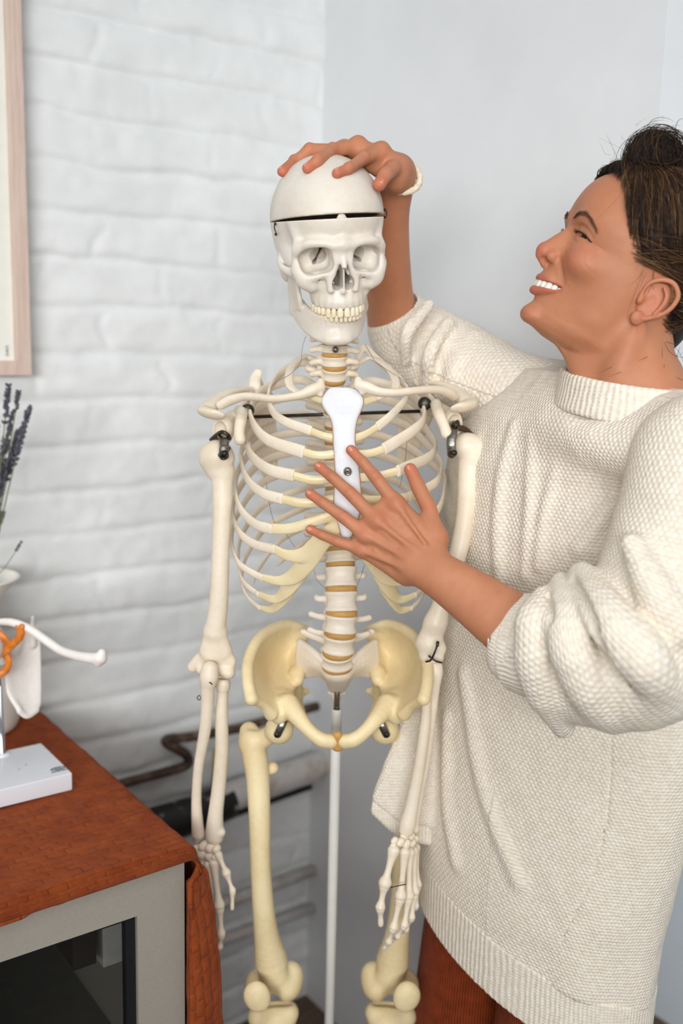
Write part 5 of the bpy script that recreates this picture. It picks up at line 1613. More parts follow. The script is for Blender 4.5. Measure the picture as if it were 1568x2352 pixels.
def build_sweater():
    sw = empty('sweater', (0, 0, 0)); sw.parent = PERSON
    # body
    s = Shape(); tf = torso_f(zlo=.695); s.group([tf], mg=.04)
    s.chain([W(1278, 930, 1.33), W(1350, 965, 1.27), W(1450, 1005, 1.19), W(1560, 1030, 1.10), W(1610, 1060, 1.06)], [.056, .058, .058, .062, .062], k=.03)
    yk = [W(1460, 907, 1.190) + np.array([.082 * math.cos(a), .098 * math.sin(a), -.047 - .006 * math.cos(a) + .010 * math.sin(a)]) for a in np.linspace(0, 2 * math.pi, 25)]
    s.chain(yk, .020, k=.05, n=2)
    # loose side hanging forward past the skeleton's forearm
    flap = [[W(1015, 1440, 1.35), W(1000, 1452, 1.345), W(986, 1470, 1.34)],
            [W(1015, 1600, 1.34), W(980, 1600, 1.322), W(950, 1610, 1.315)],
            [W(1010, 1720, 1.315), W(955, 1720, 1.29), W(908, 1722, 1.286)],
            [W(1010, 1880, 1.305), W(930, 1880, 1.28), (W(868, 1832, 1.28))]]
    s.sheet(flap, .0075, k=.012, n=3)
    # folds: gathered lines falling from the shoulder, and swags at the front
    G = lambda x, y, off=0: ray_to(tf[0], x, y, off=off)
    def line(pts, r, k, sub=False, off=0.0):
        P = [(G(*p), q) for p, q in zip(pts, r)]; P = [(p, q) for p, q in P if p is not None]
        if len(P) > 1: s.chain([p for p, q in P], [q for p, q in P], k=k, sub=sub, n=5)
    line([(1180, 980), (1150, 1120), (1145, 1300), (1160, 1420)], [.003, .0045, .0045, .002], .014)
    line([(1225, 1000), (1215, 1150), (1205, 1320)], [.004, .005, .003], .012)
    line([(1290, 1040), (1250, 1180), (1235, 1300)], [.003, .004, .003], .012)
    line([(1500, 1060), (1420, 1150), (1330, 1260)], [.004, .007, .005], .016)
    line([(1070, 1550), (1110, 1800), (1190, 2020)], [.002, .004, .002], .022)
    line([(1030, 1650), (1030, 1850), (1050, 1980)], [.002, .0035, .002], .02)
    # side seam
    P = [G(*p) for p in [(1405, 1690), (1400, 1800), (1390, 1900), (1365, 2000), (1330, 2080), (1290, 2160)]]
    s.chain([p for p in P if p is not None], .0016, k=.0015, sub=True, n=6)
    s.group([torso_f(-.008, .58, .74)], k=.004, sub=True)
    knit_mesh(s, 'sweater_body', M_KNIT, sw, torso_uv, folds=lambda v, uv: (vnoise(uv[:, 0] * 16 + 40, uv[:, 1] * 5 + 20, 31) - .5) * .006 + (vnoise(uv[:, 0] * 45 + 40, uv[:, 1] * 30 + 20, 32) - .5) * .0016)
    # ribbed hem
    s = Shape(); s.group([torso_f(.0005, .622, .702)], mg=.01); s.group([torso_f(-.0065, .58, .75)], sub=True)
    s.sheet([[W(1010, 1872, 1.305), W(930, 1872, 1.28), W(868, 1826, 1.28)], [W(1010, 1935, 1.30), W(925, 1918, 1.28), W(860, 1862, 1.28)]], .006, k=.006, n=3)
    knit_mesh(s, 'hem', M_RIB, sw, torso_uv, res=.0022)
    # left sleeve, pushed up to the elbow
    SL = [W(1605, 1062, 1.05), W(1562, 1290, 1.015), W(1490, 1480, 1.005), W(1375, 1520, 1.03), W(1275, 1492, 1.06), W(1222, 1478, 1.075)]
    s = Shape(); s.chain(SL, [.072, .078, .080, .070, .060, .056], n=6)
    B = lambda x, y, Y: W(x, y, Y)
    # heavy bunched folds
    s.chain([B(1246, 1372, 1.03), B(1226, 1440, 1.0), B(1238, 1560, 1.003), B(1292, 1668, 1.045)], [.013, .020, .021, .013], k=.010)
    s.chain([B(1290, 1338, 1.03), B(1300, 1450, .968), B(1346, 1575, .962), B(1412, 1655, 1.0)], [.012, .021, .023, .014], k=.011)
    s.chain([B(1335, 1318, 1.01), B(1396, 1420, .938), B(1478, 1520, .917), B(1530, 1605, .955)], [.014, .023, .025, .016], k=.013)
    s.chain([B(1450, 1250, .96), B(1500, 1350, .935), B(1568, 1440, .925)], [.010, .016, .014], k=.02)
    # creases between them
    s.chain([B(1262, 1372, 1.01), B(1266, 1412, .975), B(1278, 1480, .965), (B(1300, 1560, .97))], [.001, .003, .003, .001], k=.010, sub=True)
    s.chain([B(1430, 1545, .935), B(1462, 1585, .945), B(1448, 1625, .965)], [.001, .0028, .0015], k=.012, sub=True)
    s.chain([B(1262, 1500, 1.005), B(1290, 1590, 1.0)], [.003, .003], k=.008, sub=True)
    s.chain([B(1316, 1330, .995), B(1345, 1400, .94), B(1395, 1490, .92), B(1440, 1570, .925)], [.002, .006, .007, .003], k=.008, sub=True)
    s.chain([W(1290, 1500, 1.055), W(1240, 1483, 1.07), W(1190, 1465, 1.085)], [.038, .045, .047], sub=True, n=3)
    knit_mesh(s, 'sleeve', M_KNIT, sw, lambda v: chain_uv(v, SL, .075), folds=lambda v, uv: (vnoise(v[:, 0] * 40 + 40, v[:, 2] * 40 + 20, 33) - .5) * .003)
    CU = [W(1248, 1490, 1.066), W(1215, 1482, 1.076), W(1188, 1478, 1.085)]
    s = Shape(); s.chain(CU, [.0575, .0550, .0525], n=4); s.box(W(1188, 1478, 1.085) + unit(CU[-1] - CU[0]) * .06, (.06, .09, .09), 0, R=np.stack([unit(CU[-1] - CU[0]), unit(np.cross(CU[-1] - CU[0], [0, 0, 1])), unit(np.cross(np.cross(CU[-1] - CU[0], [0, 0, 1]), CU[-1] - CU[0]))], 1), sub=True)
    s.chain([W(1290, 1500, 1.055), W(1240, 1483, 1.07), W(1140, 1450, 1.10)], [.044, .0475, .0475], sub=True, n=3)
    knit_mesh(s, 'cuff', M_RIB, sw, lambda v: chain_uv(v, CU, .055), res=.0019)
    # right sleeve reaching behind the skeleton
    SR = [W(1290, 935, 1.30), W(1160, 898, 1.355), W(1035, 838, 1.42), W(938, 770, 1.452), W(906, 716, 1.445), W(897, 682, 1.435)]
    s = Shape(); s.chain(SR, [mm(a, p) for a, p in zip((98, 98, 106, 88, 62, 50), SR)], n=6)
    for a, b in (((1085, 778), (1040, 930)), ((1030, 740), (985, 880)), ((985, 700), (930, 830)), ((1150, 800), (1100, 960))):
        m_ = W((a[0] + b[0]) / 2 - 22, (a[1] + b[1]) / 2, 1.345)
        s.chain([W(*a, 1.375), m_, W(*b, 1.375)], [.008, .009, .008], k=.012)
    s.chain([W(905, 712, 1.44), W(896, 670, 1.43), W(890, 630, 1.42)], [.0345, .034, .034], sub=True, n=2)
    knit_mesh(s, 'sleeve', M_KNITL, sw, lambda v: chain_uv(v, SR, .055), folds=lambda v, uv: (vnoise(v[:, 0] * 40 + 40, v[:, 2] * 40 + 20, 35) - .5) * .003)
    # collar
    c = W(1462, 905, 1.190); n_ = 64; rows = []
    for h, rx, ry in ((.016, .0865, .091), (.006, .088, .095), (-.006, .090, .099), (-.019, .093, .104)):
        row = []
        for i in range(n_ + 1):
            a = 2 * math.pi * i / n_
            row.append(c + np.array([rx * math.cos(a), ry * math.sin(a), h - .006 * math.cos(a) + .010 * math.sin(a)]))
        rows.append(row)
    s = Shape(); s.sheet(rows, .0042, n=1)
    def cuv(v):
        d = v - c; return np.stack([np.arctan2(d[:, 1], d[:, 0]) * .085, v[:, 2]], 1)
    knit_mesh(s, 'collar', M_RIB, sw, cuv, res=.0019)

def build_trousers():
    t = NT('rust_corduroy'); co = t.coord('Object')
    uv = t.n('ShaderNodeUVMap').outputs[0]; u, v, _ = t.sep(uv)
    wale = t.math('SINE', t.math('MULTIPLY', u, 2 * math.pi / .0042))
    f = t.math('MULTIPLY_ADD', wale, .3, t.noise(co, 60, 4, .6))
    t.color(t.ramp(f, [(0.2, srgb(92, 34, 12)), (0.75, srgb(146, 62, 24))])); t.set(Roughness=.85, Specular_IOR_Level=.15)
    t.b.inputs['Sheen Weight'].default_value = .04
    t.bump(t.math('ADD', wale, t.math('MULTIPLY', t.noise(co, 500, 2), .4)), .5, .0012)
    tr = empty('trousers', (0, 0, 0)); tr.parent = PERSON
    def leg(top, mid, bot, r):
        P = [np.array(top), np.array(mid), np.array(bot)]
        s = Shape(); s.chain(P, r, n=6)
        s.box(P[2] + [0, 0, -.1], (.2, .2, .1), 0, sub=True)
        vv, q = s.polygonize(.003); uvv = chain_uv(vv, P, r[1]); mesh('trouser_leg', vv, q, t.m, tr, uv=uvv)
    leg((.215, 1.36, .70), (.205, 1.355, .42), (.20, 1.36, .06), [.070, .082, .085])
    leg((.315, 1.235, .70), (.30, 1.21, .42), (.305, 1.21, .06), [.072, .086, .088])
    msh = plain('dark_shoe_leather', (50, 36, 30), .45)
    for c in ((.20, 1.36), (.305, 1.21)):
        s = Shape(); s.chain([(c[0] + .05, c[1] + .03, .035), (c[0] - .04, c[1] - .03, .04), (c[0] - .13, c[1] - .10, .03)], [.034, .038, .030]); s.chain([(c[0], c[1], .04), (c[0], c[1], .11)], [.04, .04], k=.02)
        s.box((c[0], c[1], -.1), (.4, .4, .1), 0, sub=True)
        s.build('shoe', msh, PERSON, res=.003)
build_sweater(); build_trousers()
def build_hair():
    t = NT('dark_brown_hair'); co = t.coord('Object')
    tone = t.attr('tone')
    t.color(t.ramp(tone, [(0.0, srgb(18, 12, 9)), (0.5, srgb(38, 25, 17)), (0.82, srgb(74, 50, 31)), (1.0, srgb(120, 86, 54))]))
    t.set(Roughness=.5, Specular_IOR_Level=.3)
    mh = t.m
    hair = empty('hair', (0, 0, 0)); hair.parent = PERSON
    hb = head_base()[0]
    POLY = np.array([(60, 130), (92, 108), (87, 91), (76, 78), (64, 62), (50, 40), (36, 24), (28, 16), (18, 18), (8, 20), (-9, 21), (-34, 12), (-40, -12), (-44, -38), (-56, -62), (-110, -60), (-120, 130)], float)
    def sd_poly(y, z):
        d = np.full(y.shape, 1e9); ins = np.zeros(y.shape, bool); n = len(POLY)
        for i in range(n):
            a, b = POLY[i], POLY[(i + 1) % n]; e = b - a
            tt = np.clip(((y - a[0]) * e[0] + (z - a[1]) * e[1]) / (e @ e), 0, 1)
            d = np.minimum(d, (y - a[0] - e[0] * tt) ** 2 + (z - a[1] - e[1] * tt) ** 2)
            c = ((a[1] > z) != (b[1] > z)) & (y < (b[0] - a[0]) * (z - a[1]) / (b[1] - a[1] + 1e-12) + a[0])
            ins ^= c
        return np.sqrt(d) * np.where(ins, 1, -1)
    def cap(P):
        s_ = sd_poly(P[..., 1], P[..., 2])
        e = -3.0 + 8.0 * np.clip((s_ - 3) / 15, 0, 1) ** .8
        return (hb(P) - e).astype(F32)
    BUN = np.array([2.0, 52, 121])
    s = Shape(); s.group([(cap, np.array([-92.0, -112, -70]), np.array([92.0, 112, 140]))], mg=14)
    s.ell(BUN, (30, 27, 27), k=12)
    s.ell(BUN + [12, -6, 2], (16, 13, 13), k=6, sub=True)
    s.ell((0, -66, -20), (38, 26, 36), k=16)
    v, q = s.polygonize(2.2)
    tone = np.clip(.12 + .3 * vnoise(v[:, 1] * .05 + 50, v[:, 2] * .3 + 80, 41), 0, 1)
    mesh('hair_cap', toW(v), q[:, ::-1], mh, hair, attrs={'tone': tone})
    # radius table of the head seen from its middle
    C0 = np.array([0, -4.0, 30.0])
    nt, npz = 90, 180
    th = np.linspace(0.001, math.pi - .001, nt); ph = np.linspace(-math.pi, math.pi, npz)
    TH, PH = np.meshgrid(th, ph, indexing='ij')
    D = np.stack([np.sin(TH) * np.cos(PH), np.sin(TH) * np.sin(PH), np.cos(TH)], -1)
    lo = np.full(TH.shape, 20.0); hi = np.full(TH.shape, 190.0)
    for _ in range(26):
        m = (lo + hi) / 2; inside = hb((C0 + D * m[..., None]).astype(F32)) < 0
        lo = np.where(inside, m, lo); hi = np.where(inside, hi, m)
    RT = lo
    def rad(d):
        a = np.arccos(np.clip(d[..., 2], -1, 1)) / (math.pi) * (nt - 1); b = (np.arctan2(d[..., 1], d[..., 0]) + math.pi) / (2 * math.pi) * (npz - 1)
        i = np.clip(a.astype(int), 0, nt - 2); j = np.clip(b.astype(int), 0, npz - 2); fa = a - i; fb = b - j
        return (RT[i, j] * (1 - fa) + RT[i + 1, j] * fa) * (1 - fb) + (RT[i, j + 1] * (1 - fa) + RT[i + 1, j + 1] * fa) * fb
    g = np.random.default_rng(21)
    V = []; Fc = []; TN_ = []; nv = 0
    def strands(paths, r0, tone_):
        """paths (N,M,3) in mm; three-sided tapering tubes"""
        nonlocal nv
        N, M, _ = paths.shape
        T = np.gradient(paths, axis=1); T /= np.linalg.norm(T, axis=2, keepdims=True) + 1e-9
        ref = g.normal(size=(N, 1, 3)); A = np.cross(T, ref); A /= np.linalg.norm(A, axis=2, keepdims=True) + 1e-9; B = np.cross(T, A)
        w = np.interp(np.linspace(0, 1, M), [0, .1, .8, 1], [.55, 1, .9, .15])[None, :, None] * (r0[:, None, None] if np.ndim(r0) else r0)
        ring = np.stack([paths + w * (math.cos(k * 2.0944) * A + math.sin(k * 2.0944) * B) for k in range(3)], 2)   # N,M,3,3
        V.append(ring.reshape(-1, 3)); TN_.append(np.repeat(tone_, M * 3))
        base = nv + (np.arange(N) * M * 3)[:, None, None] + (np.arange(M - 1) * 3)[None, :, None]
        k = np.arange(3)[None, None, :]; k2 = (k + 1) % 3
        f = np.stack([base + k, base + k2, base + 3 + k2, base + 3 + k], -1).reshape(-1, 4)
        Fc.append(f); nv += N * M * 3
    # strands lying on the head
    n = 9500
    d = g.normal(size=(n * 14, 3)); d /= np.linalg.norm(d, axis=1)[:, None]
    p = C0 + d * rad(d)[:, None]
    sd = sd_poly(p[:, 1], p[:, 2]); ok = (sd > -2.5) & (p[:, 2] > -58) & (p[:, 1] < 96)
    edge = ok & (sd < 14); e_i = np.where(edge)[0][:5200]; o_i = np.where(ok & ~edge)[0][:n - 3500]; ii = np.concatenate([e_i, o_i]); d = d[ii]; p = p[ii]; n = len(d)
    top = p[:, 2] > 34 + 14 * g.normal(size=n) * .5
    tgt = np.where(top[:, None], BUN + g.normal(size=(n, 3)) * [8, 9, 5] - [0, 2, 16], np.array([0, -92, 40]) + g.normal(size=(n, 3)) * [10, 6, 22])
    td = tgt - C0; td /= np.linalg.norm(td, axis=1)[:, None]
    M = 16
    tmax = g.uniform(.45, 1.0, n); tmax = np.where(top, np.minimum(1, tmax + .2), tmax)
    t_ = np.linspace(0, 1, M)[None, :] * tmax[:, None]
    om = np.arccos(np.clip((d * td).sum(1), -1, 1))[:, None]; so = np.sin(om) + 1e-6
    dirs = (np.sin((1 - t_) * om) / so)[..., None] * d[:, None] + (np.sin(t_ * om) / so)[..., None] * td[:, None]
    dirs /= np.linalg.norm(dirs, axis=2, keepdims=True)
    lift = g.uniform(5.0, 9.5, n)[:, None] * np.clip(t_ / .08, .25, 1) + g.uniform(-.5, 1.0, n)[:, None]
    lift += 2.2 * np.sin(t_ * g.uniform(3, 9, n)[:, None] + g.uniform(0, 6, n)[:, None])
    paths = C0 + dirs * (rad(dirs) + lift)[..., None]
    ph_ = vnoise(p[:, 1] * .09 + 10, p[:, 2] * .09 + 15, 51) * 12
    sway = np.sin(t_ * 7 + ph_[:, None]) * (3.0 * t_)
    side = np.cross(np.gradient(paths, axis=1), dirs); side /= np.linalg.norm(side, axis=2, keepdims=True) + 1e-9
    paths = paths + side * sway[..., None]
    clump = vnoise(p[:, 1] * .12 + 40, p[:, 2] * .12 + 60, 44)
    tone_ = np.clip(.30 + 1.1 * clump * g.uniform(.4, 1.1, n), 0, 1)
    ear = (((paths[..., 1] + 14) / 21) ** 2 + ((paths[..., 2] + 9) / 29) ** 2 < 1).any(1)
    rr_ = g.uniform(.22, .42, n); strands(paths[~ear], rr_[~ear], tone_[~ear])
    # the knot: loops wound round its axis
    n = 1500; M = 22
    ax0 = np.array([.85, -.15, .35]); axs = ax0 + g.normal(size=(n, 3)) * .22; axs /= np.linalg.norm(axs, axis=1)[:, None]
    e1 = np.cross(axs, [0, 0, 1.0]); e1 /= np.linalg.norm(e1, axis=1)[:, None]; e2 = np.cross(axs, e1); ax, e1, e2 = axs[:, None], e1[:, None], e2[:, None]
    a0 = g.uniform(0, 6.28, n); span = g.uniform(1.6, 4.6, n); R0 = g.uniform(11, 30, n); dr = g.normal(0, 4, n); h0 = g.normal(0, 9, n); hs = g.normal(0, 7, n)
    s_ = np.linspace(0, 1, M)[None, :]
    an = a0[:, None] + span[:, None] * s_; R_ = R0[:, None] + dr[:, None] * s_ + 1.5 * np.sin(s_ * 7 + a0[:, None])
    hgt = (h0 + 20 * np.sqrt(np.clip(1 - (R0 / 33) ** 2, 0, 1)))[:, None] + hs[:, None] * s_
    paths = BUN + R_[..., None] * (np.cos(an)[..., None] * e1 + np.sin(an)[..., None] * e2) + hgt[..., None] * ax
    strands(paths, g.uniform(.25, .45, n), np.clip(.25 + .75 * vnoise(a0 * 2 + 20, R0 * .35 + 30, 46) * g.uniform(.5, 1.15, n), 0, 1))
    # loose wisps: round the knot, at the hairline, in front of the ear and down the nape
    def wisps(roots, dirs, length, curl, n, spread, r=.16, grav=(0, 0, 0)):
        P = []
        for _ in range(n):
            i = g.integers(len(roots)); a = np.array(roots[i], float) + g.normal(size=3) * spread[0]
            u = unit(np.array(dirs[i], float) + g.normal(size=3) * spread[1]); L = length * g.uniform(.5, 1.2); c = g.normal(size=3) * curl
            s2 = np.linspace(0, 1, 14)[:, None]
            P.append(a + u * L * s2 + c * L * s2 ** 2 + np.array(grav) * L * s2 ** 2 + .8 * np.sin(s2 * 6 + g.uniform(0, 6)) * g.normal(size=3))
        strands(np.array(P), r, g.uniform(.3, .95, n))
    wisps([BUN + [0, 20, 20], BUN + [0, 5, 28], BUN + [8, 24, 10], BUN + [0, -12, 26]], [(0, .3, 1), (0, -.6, .8), (.2, .6, .6), (0, -1, .5)], 9, 2.6, 12, (9, .9), .10)
    wisps([(10, 84, 98), (25, 78, 94), (0, 82, 104), (20, 80, 104)], [(0, .7, .9), (.2, .6, .7), (0, .5, 1), (.2, .5, .8)], 9, 1.6, 40, (4, .5), .11)
    wisps([(69, 14, 14), (70, 10, 16), (71, 6, 20)], [(.25, -.2, -1), (.3, -.15, -1)] + [(.35, -.3, -1)], 34, .45, 6, (1.5, .10), .13)
    wisps([(40, 74, 76), (55, 62, 55)], [(.5, .1, -.9), (.5, .05, -1)], 40, .7, 2, (3, .15), .10)
    wisps([(40, -62, -50), (20, -72, -52), (0, -76, -52), (50, -54, -46)], [(.1, -.3, -1), (0, -.5, -.9), (.2, -.6, -.8)] * 1 + [(.2, -.2, -1)], 46, .4, 160, (8, .3), .25)
    mesh('hair_strands', toW(np.concatenate(V)), np.concatenate(Fc)[:, ::-1], mh, hair, attrs={'tone': np.concatenate(TN_)})
    # cream hair tie on the right wrist with an amber bead
    c = W(917, 402, 1.302); ax = unit(W(905, 440, 1.32) - W(914, 390, 1.295)) ; ax = unit(W(926, 378, 1.30) * 0 + (W(908, 432, 1.316) - W(918, 388, 1.297)))
    e1 = unit(np.cross(ax, [0, 1, 0])); e2 = np.cross(ax, e1)
    b = MB(); an = np.linspace(0, 2 * math.pi, 49)
    pts = [c + .0262 * (math.cos(a) * e1 + math.sin(a) * e2) + ax * (.006 * math.sin(a * 1 + .5)) for a in an]
    b.tube(pts, [.0042 + .0006 * math.sin(a * 18) for a in an], 10, cap=False)
    ht = b.build('hair_tie', plain('cream_elastic', (236, 222, 196), .8, noise=.05, scale=200), PERSON)
    q_ = W(923, 367, 1.284); b = MB(); b.box(q_, (.007, .006, .006), rot('Y', 25), bev=.0012); b.build('bead', plain('amber_bead', (222, 160, 40), .25), ht)
build_hair()
# ------------------------------------------------------------------ cabinet with its cloth, vase, shoulder model, picture, pipes
def T(a, w, z):
    return CORNER + DL * a + NL * w + np.array([0, 0, z])
RT_ = np.stack([DL, -NL, [0, 0, 1.0]], 1)          # columns: along the wall, towards the wall, up
A1, WF, ZT = -0.612, 0.612, 0.806                     # right side, front and top of the cabinet

def seen_at(px, py, z):
    d = CF + CR * ((px - 784) / FPX) + CU * ((1176 - py) / FPX)
    return CAMP + d * ((z - CAMP[2]) / d[2])

def build_cabinet():
    cab = empty('cabinet', tuple(T(-1.1, .3, 0)), 'grey metal cabinet with a glass door standing against the brick wall', 'cabinet')
    mg = plain('warm_grey_powder_coat', (176, 168, 156), .42, .25, noise=.02, scale=300)
    md = plain('black_gasket', (18, 18, 20), .5); mi = plain('dark_inside_panel', (98, 96, 90), .6)
    A0 = -1.62; th = .018
    def box(b, a0, a1, w0, w1, z0, z1, bev=.0015):
        b.box(T((a0 + a1) / 2, (w0 + w1) / 2, (z0 + z1) / 2), (abs(a1 - a0), abs(w1 - w0), abs(z1 - z0)), RT_, bev=bev); return b
    b = MB()
    box(b, A0, A1, .02, WF - .022, ZT - th, ZT); box(b, A0, A1, .02, WF - .022, .06, .06 + th)
    box(b, A1 - th, A1, .02, WF - .022, .06, ZT); box(b, A0, A0 + th, .02, WF - .022, .06, ZT); box(b, A0, A1, .02, .03, .06, ZT)
    b.build('carcass', mg, cab, smooth=False)
    for a in (A0 + .04, A1 - .04):
        for w in (.06, WF - .07):
            b = MB(); b.box(T(a, w, .03), (.04, .04, .06), RT_, bev=.002); b.build('leg', mg, cab, smooth=False)
    b = MB(); box(b, A0 + th, A1 - th, .035, WF - .06, .43, .446); b.build('shelf', mi, cab, smooth=False)
    # two glazed doors
    mid = (A0 + A1) / 2; fr = .065
    t = NT('smoked_glass'); t.set(Roughness=.04, Alpha=.25, IOR=1.45); t.color(srgb(30, 32, 30)); mglass = t.m
    for a0, a1, side in ((mid + .002, A1, 1), (A0, mid - .002, -1)):
        b = MB(); z0, z1 = .065, ZT - .002; w0, w1 = WF - .020, WF
        O = [(a0, z0), (a1, z0), (a1, z1), (a0, z1)]; I = [(a0 + fr, z0 + fr), (a1 - fr, z0 + fr), (a1 - fr, z1 - fr), (a0 + fr, z1 - fr)]
        v = [T(a, w, z) for w in (w1, w0) for a, z in O + I]
        f = []
        for k_ in range(4):
            n_ = (k_ + 1) % 4
            f += [[k_, n_, 4 + n_, 4 + k_], [8 + n_, 8 + k_, 12 + k_, 12 + n_], [8 + k_, 8 + n_, n_, k_], [4 + k_, 4 + n_, 12 + n_, 12 + k_]]
        b.add(v, f)
        d = b.build('door', mg, cab, smooth=False)
        b = MB(); g = .006
        for q in ((a0 + fr, a1 - fr, z1 - fr - g, z1 - fr), (a0 + fr, a1 - fr, z0 + fr, z0 + fr + g)): box(b, q[0], q[1], w0 + .002, w1 - .006, q[2], q[3], .0005)
        for q in ((a0 + fr, a0 + fr + g * 2.2), (a1 - fr - g * 2.2, a1 - fr)): box(b, q[0], q[1], w0 + .002, w1 - .006, z0 + fr, z1 - fr, .0005)
        b.build('gasket', md, d, smooth=False)
        b = MB(); box(b, a0 + fr, a1 - fr, w0 + .006, w0 + .010, z0 + fr, z1 - fr, .0003); b.build('glass_pane', mglass, d, smooth=False)
        hx = mid + side * .03
        b = MB(); b.tube([T(hx, WF + .002, .50), T(hx, WF + .025, .50), T(hx, WF + .025, .38), T(hx, WF + .002, .38)], .005, 10); b.build('handle', M_STEEL, d)
    # hinge block, dark rail seen through the glass; lower bar imitates inner shadow
    b = MB(); b.box(T(A1 - .072, WF - .075, ZT - .120), (.036, .05, .075), RT_, bev=.002); b.build('hinge', plain('pale_grey_hinge', (190, 188, 182), .5), cab, smooth=False)
    b = MB(); b.box(T(A1 - .118, WF - .12, ZT - .11), (.03, .16, .06), RT_, bev=.002); b.box(T(A1 - .30, WF - .20, ZT - .30), (.045, .34, .05), RT_, bev=.002); b.build('rail_and_shadow_bar', plain('dark_brown_rail_and_shadow', (44, 34, 28), .6), cab, smooth=False)

def build_cloth():
    t = NT('rust_matelasse'); co = t.coord('Object')
    uv = t.n('ShaderNodeUVMap').outputs[0]
    wob = t.n('ShaderNodeTexNoise'); t.l(co, wob.inputs['Vector']); wob.inputs['Scale'].default_value = 60
    vm = t.n('ShaderNodeVectorMath', operation='MULTIPLY_ADD'); t.l(wob.outputs['Color'], vm.inputs[0]); vm.inputs[1].default_value = (.004, .004, 0); t.l(uv, vm.inputs[2])
    br = t.n('ShaderNodeTexBrick'); t.l(vm.outputs[0], br.inputs['Vector'])
    br.inputs['Scale'].default_value = 1; br.inputs['Brick Width'].default_value = .0235; br.inputs['Row Height'].default_value = .0135
    br.inputs['Mortar Size'].default_value = .0009; br.inputs['Mortar Smooth'].default_value = .6
    u, v, _ = t.sep(uv)
    br2 = t.n('ShaderNodeTexBrick'); t.l(vm.outputs[0], br2.inputs['Vector'])
    br2.inputs['Scale'].default_value = 1; br2.inputs['Brick Width'].default_value = .0235; br2.inputs['Row Height'].default_value = .0135
    br2.inputs['Mortar Size'].default_value = .0055; br2.inputs['Mortar Smooth'].default_value = 1.0
    weave = t.math('MULTIPLY', t.math('SINE', t.math('MULTIPLY', u, 2 * math.pi / .0016)), t.math('SINE', t.math('MULTIPLY', v, 2 * math.pi / .0016)))
    brk = t.ramp(t.noise(co, 95, 2), [(.47, (0, 0, 0)), (.57, (1, 1, 1))])
    slit = t.math('MULTIPLY', br.outputs['Fac'], brk)
    base = t.ramp(t.noise(co, 26, 4, .6), [(.3, srgb(142, 60, 22)), (.7, srgb(168, 80, 34))])
    base = t.mix(t.math('MULTIPLY', slit, .42), base, srgb(86, 34, 14))
    t.color(base); t.set(Roughness=.9, Specular_IOR_Level=.15)
    t.b.inputs['Sheen Weight'].default_value = .04; t.b.inputs['Sheen Roughness'].default_value = .5
    h = t.math('ADD', t.math('MULTIPLY_ADD', br2.outputs['Fac'], -.75, t.math('MULTIPLY', slit, -.45)), t.math('ADD', t.math('MULTIPLY', weave, .12), t.math('MULTIPLY', t.noise(co, 130, 3), .7)))
    t.bump(h, .9, .0026)
    def ss(x): x = np.clip(x, 0, 1); return x * x * (3 - 2 * x)
    a_left = -1.30
    S = np.concatenate([np.linspace(a_left, A1 - .03, 210), A1 - .03 + np.linspace(.004, .90, 230)])
    Tt = np.concatenate([np.linspace(.025, WF + .002, 150), WF + .002 + np.linspace(.003, .075, 24)])
    Sg, Tg = np.meshgrid(S, Tt, indexing='ij')
    s0 = A1 - .001
    over = np.maximum(Sg - s0, 0); front = np.maximum(Tg - (WF + .002), 0)
    # rounding over the right-hand edge, then hanging and flaring out
    rr = .018; ang = np.clip(over / rr, 0, math.pi / 2); down = np.maximum(over - rr * math.pi / 2, 0)
    a = np.minimum(Sg, s0) + rr * np.sin(ang); z = ZT + .007 - rr * (1 - np.cos(ang)) - down
    hang = ss(down / .03)
    flare = .012 + .072 * (down / .75) + .006 * np.sin(down * 11)
    a = a + hang * flare
    w = np.minimum(Tg, WF + .002)
    # front: a short lip on the top, a turned-back edge on the hanging part
    lip_d = .017 + .004 * np.sin(Sg * 5)
    fa = np.clip(front / .075, 0, 1)
    zl = z - (1 - hang) * lip_d * np.sin(fa * math.pi / 2)
    wl = w + (1 - hang) * .010 * np.sin(fa * math.pi / 2) + hang * .016 * np.sin(fa * math.pi * .9)
    al = a - hang * np.minimum(front, flare + .022 - .004)
    puff = (vnoise(Sg * 40 + 90, Tg * 60 + 20, 61) - .5) * .0022
    zl = zl + puff * (1 - hang) * (1 - fa) + (1 - hang) * (vnoise(Sg * 6 + 90, Tg * 6 + 20, 62) - .5) * .004 * (1 - fa) + .002
    al = al + puff * hang
    al = al + hang * .010 * np.sin(Tg * 23 + 1) * np.minimum(1, down / .2) * (Tg < WF - .05)
    V = CORNER + al[..., None] * DL + wl[..., None] * NL + zl[..., None] * np.array([0, 0, 1.0])
    n0, n1 = V.shape[:2]; idx = np.arange(n0 * n1).reshape(n0, n1)
    Q = np.stack([idx[:-1, :-1], idx[:-1, 1:], idx[1:, 1:], idx[1:, :-1]], -1).reshape(-1, 4)
    V = V.reshape(-1, 3)
    nn = np.cross(V[Q[0, 2]] - V[Q[0, 0]], V[Q[0, 3]] - V[Q[0, 1]])
    if nn[2] < 0: Q = Q[:, ::-1]
    ok = V[Q].mean(1)[:, 2] > .02
    UV = np.stack([Sg, Tg], -1).reshape(-1, 2)
    o = mesh('throw_blanket', V, Q[ok], t.m, None, uv=UV)
    tag(o, 'rust-coloured woven throw draped over the grey cabinet', 'blanket')
    md = o.modifiers.new('thick', 'SOLIDIFY'); md.thickness = .0035; md.offset = -1

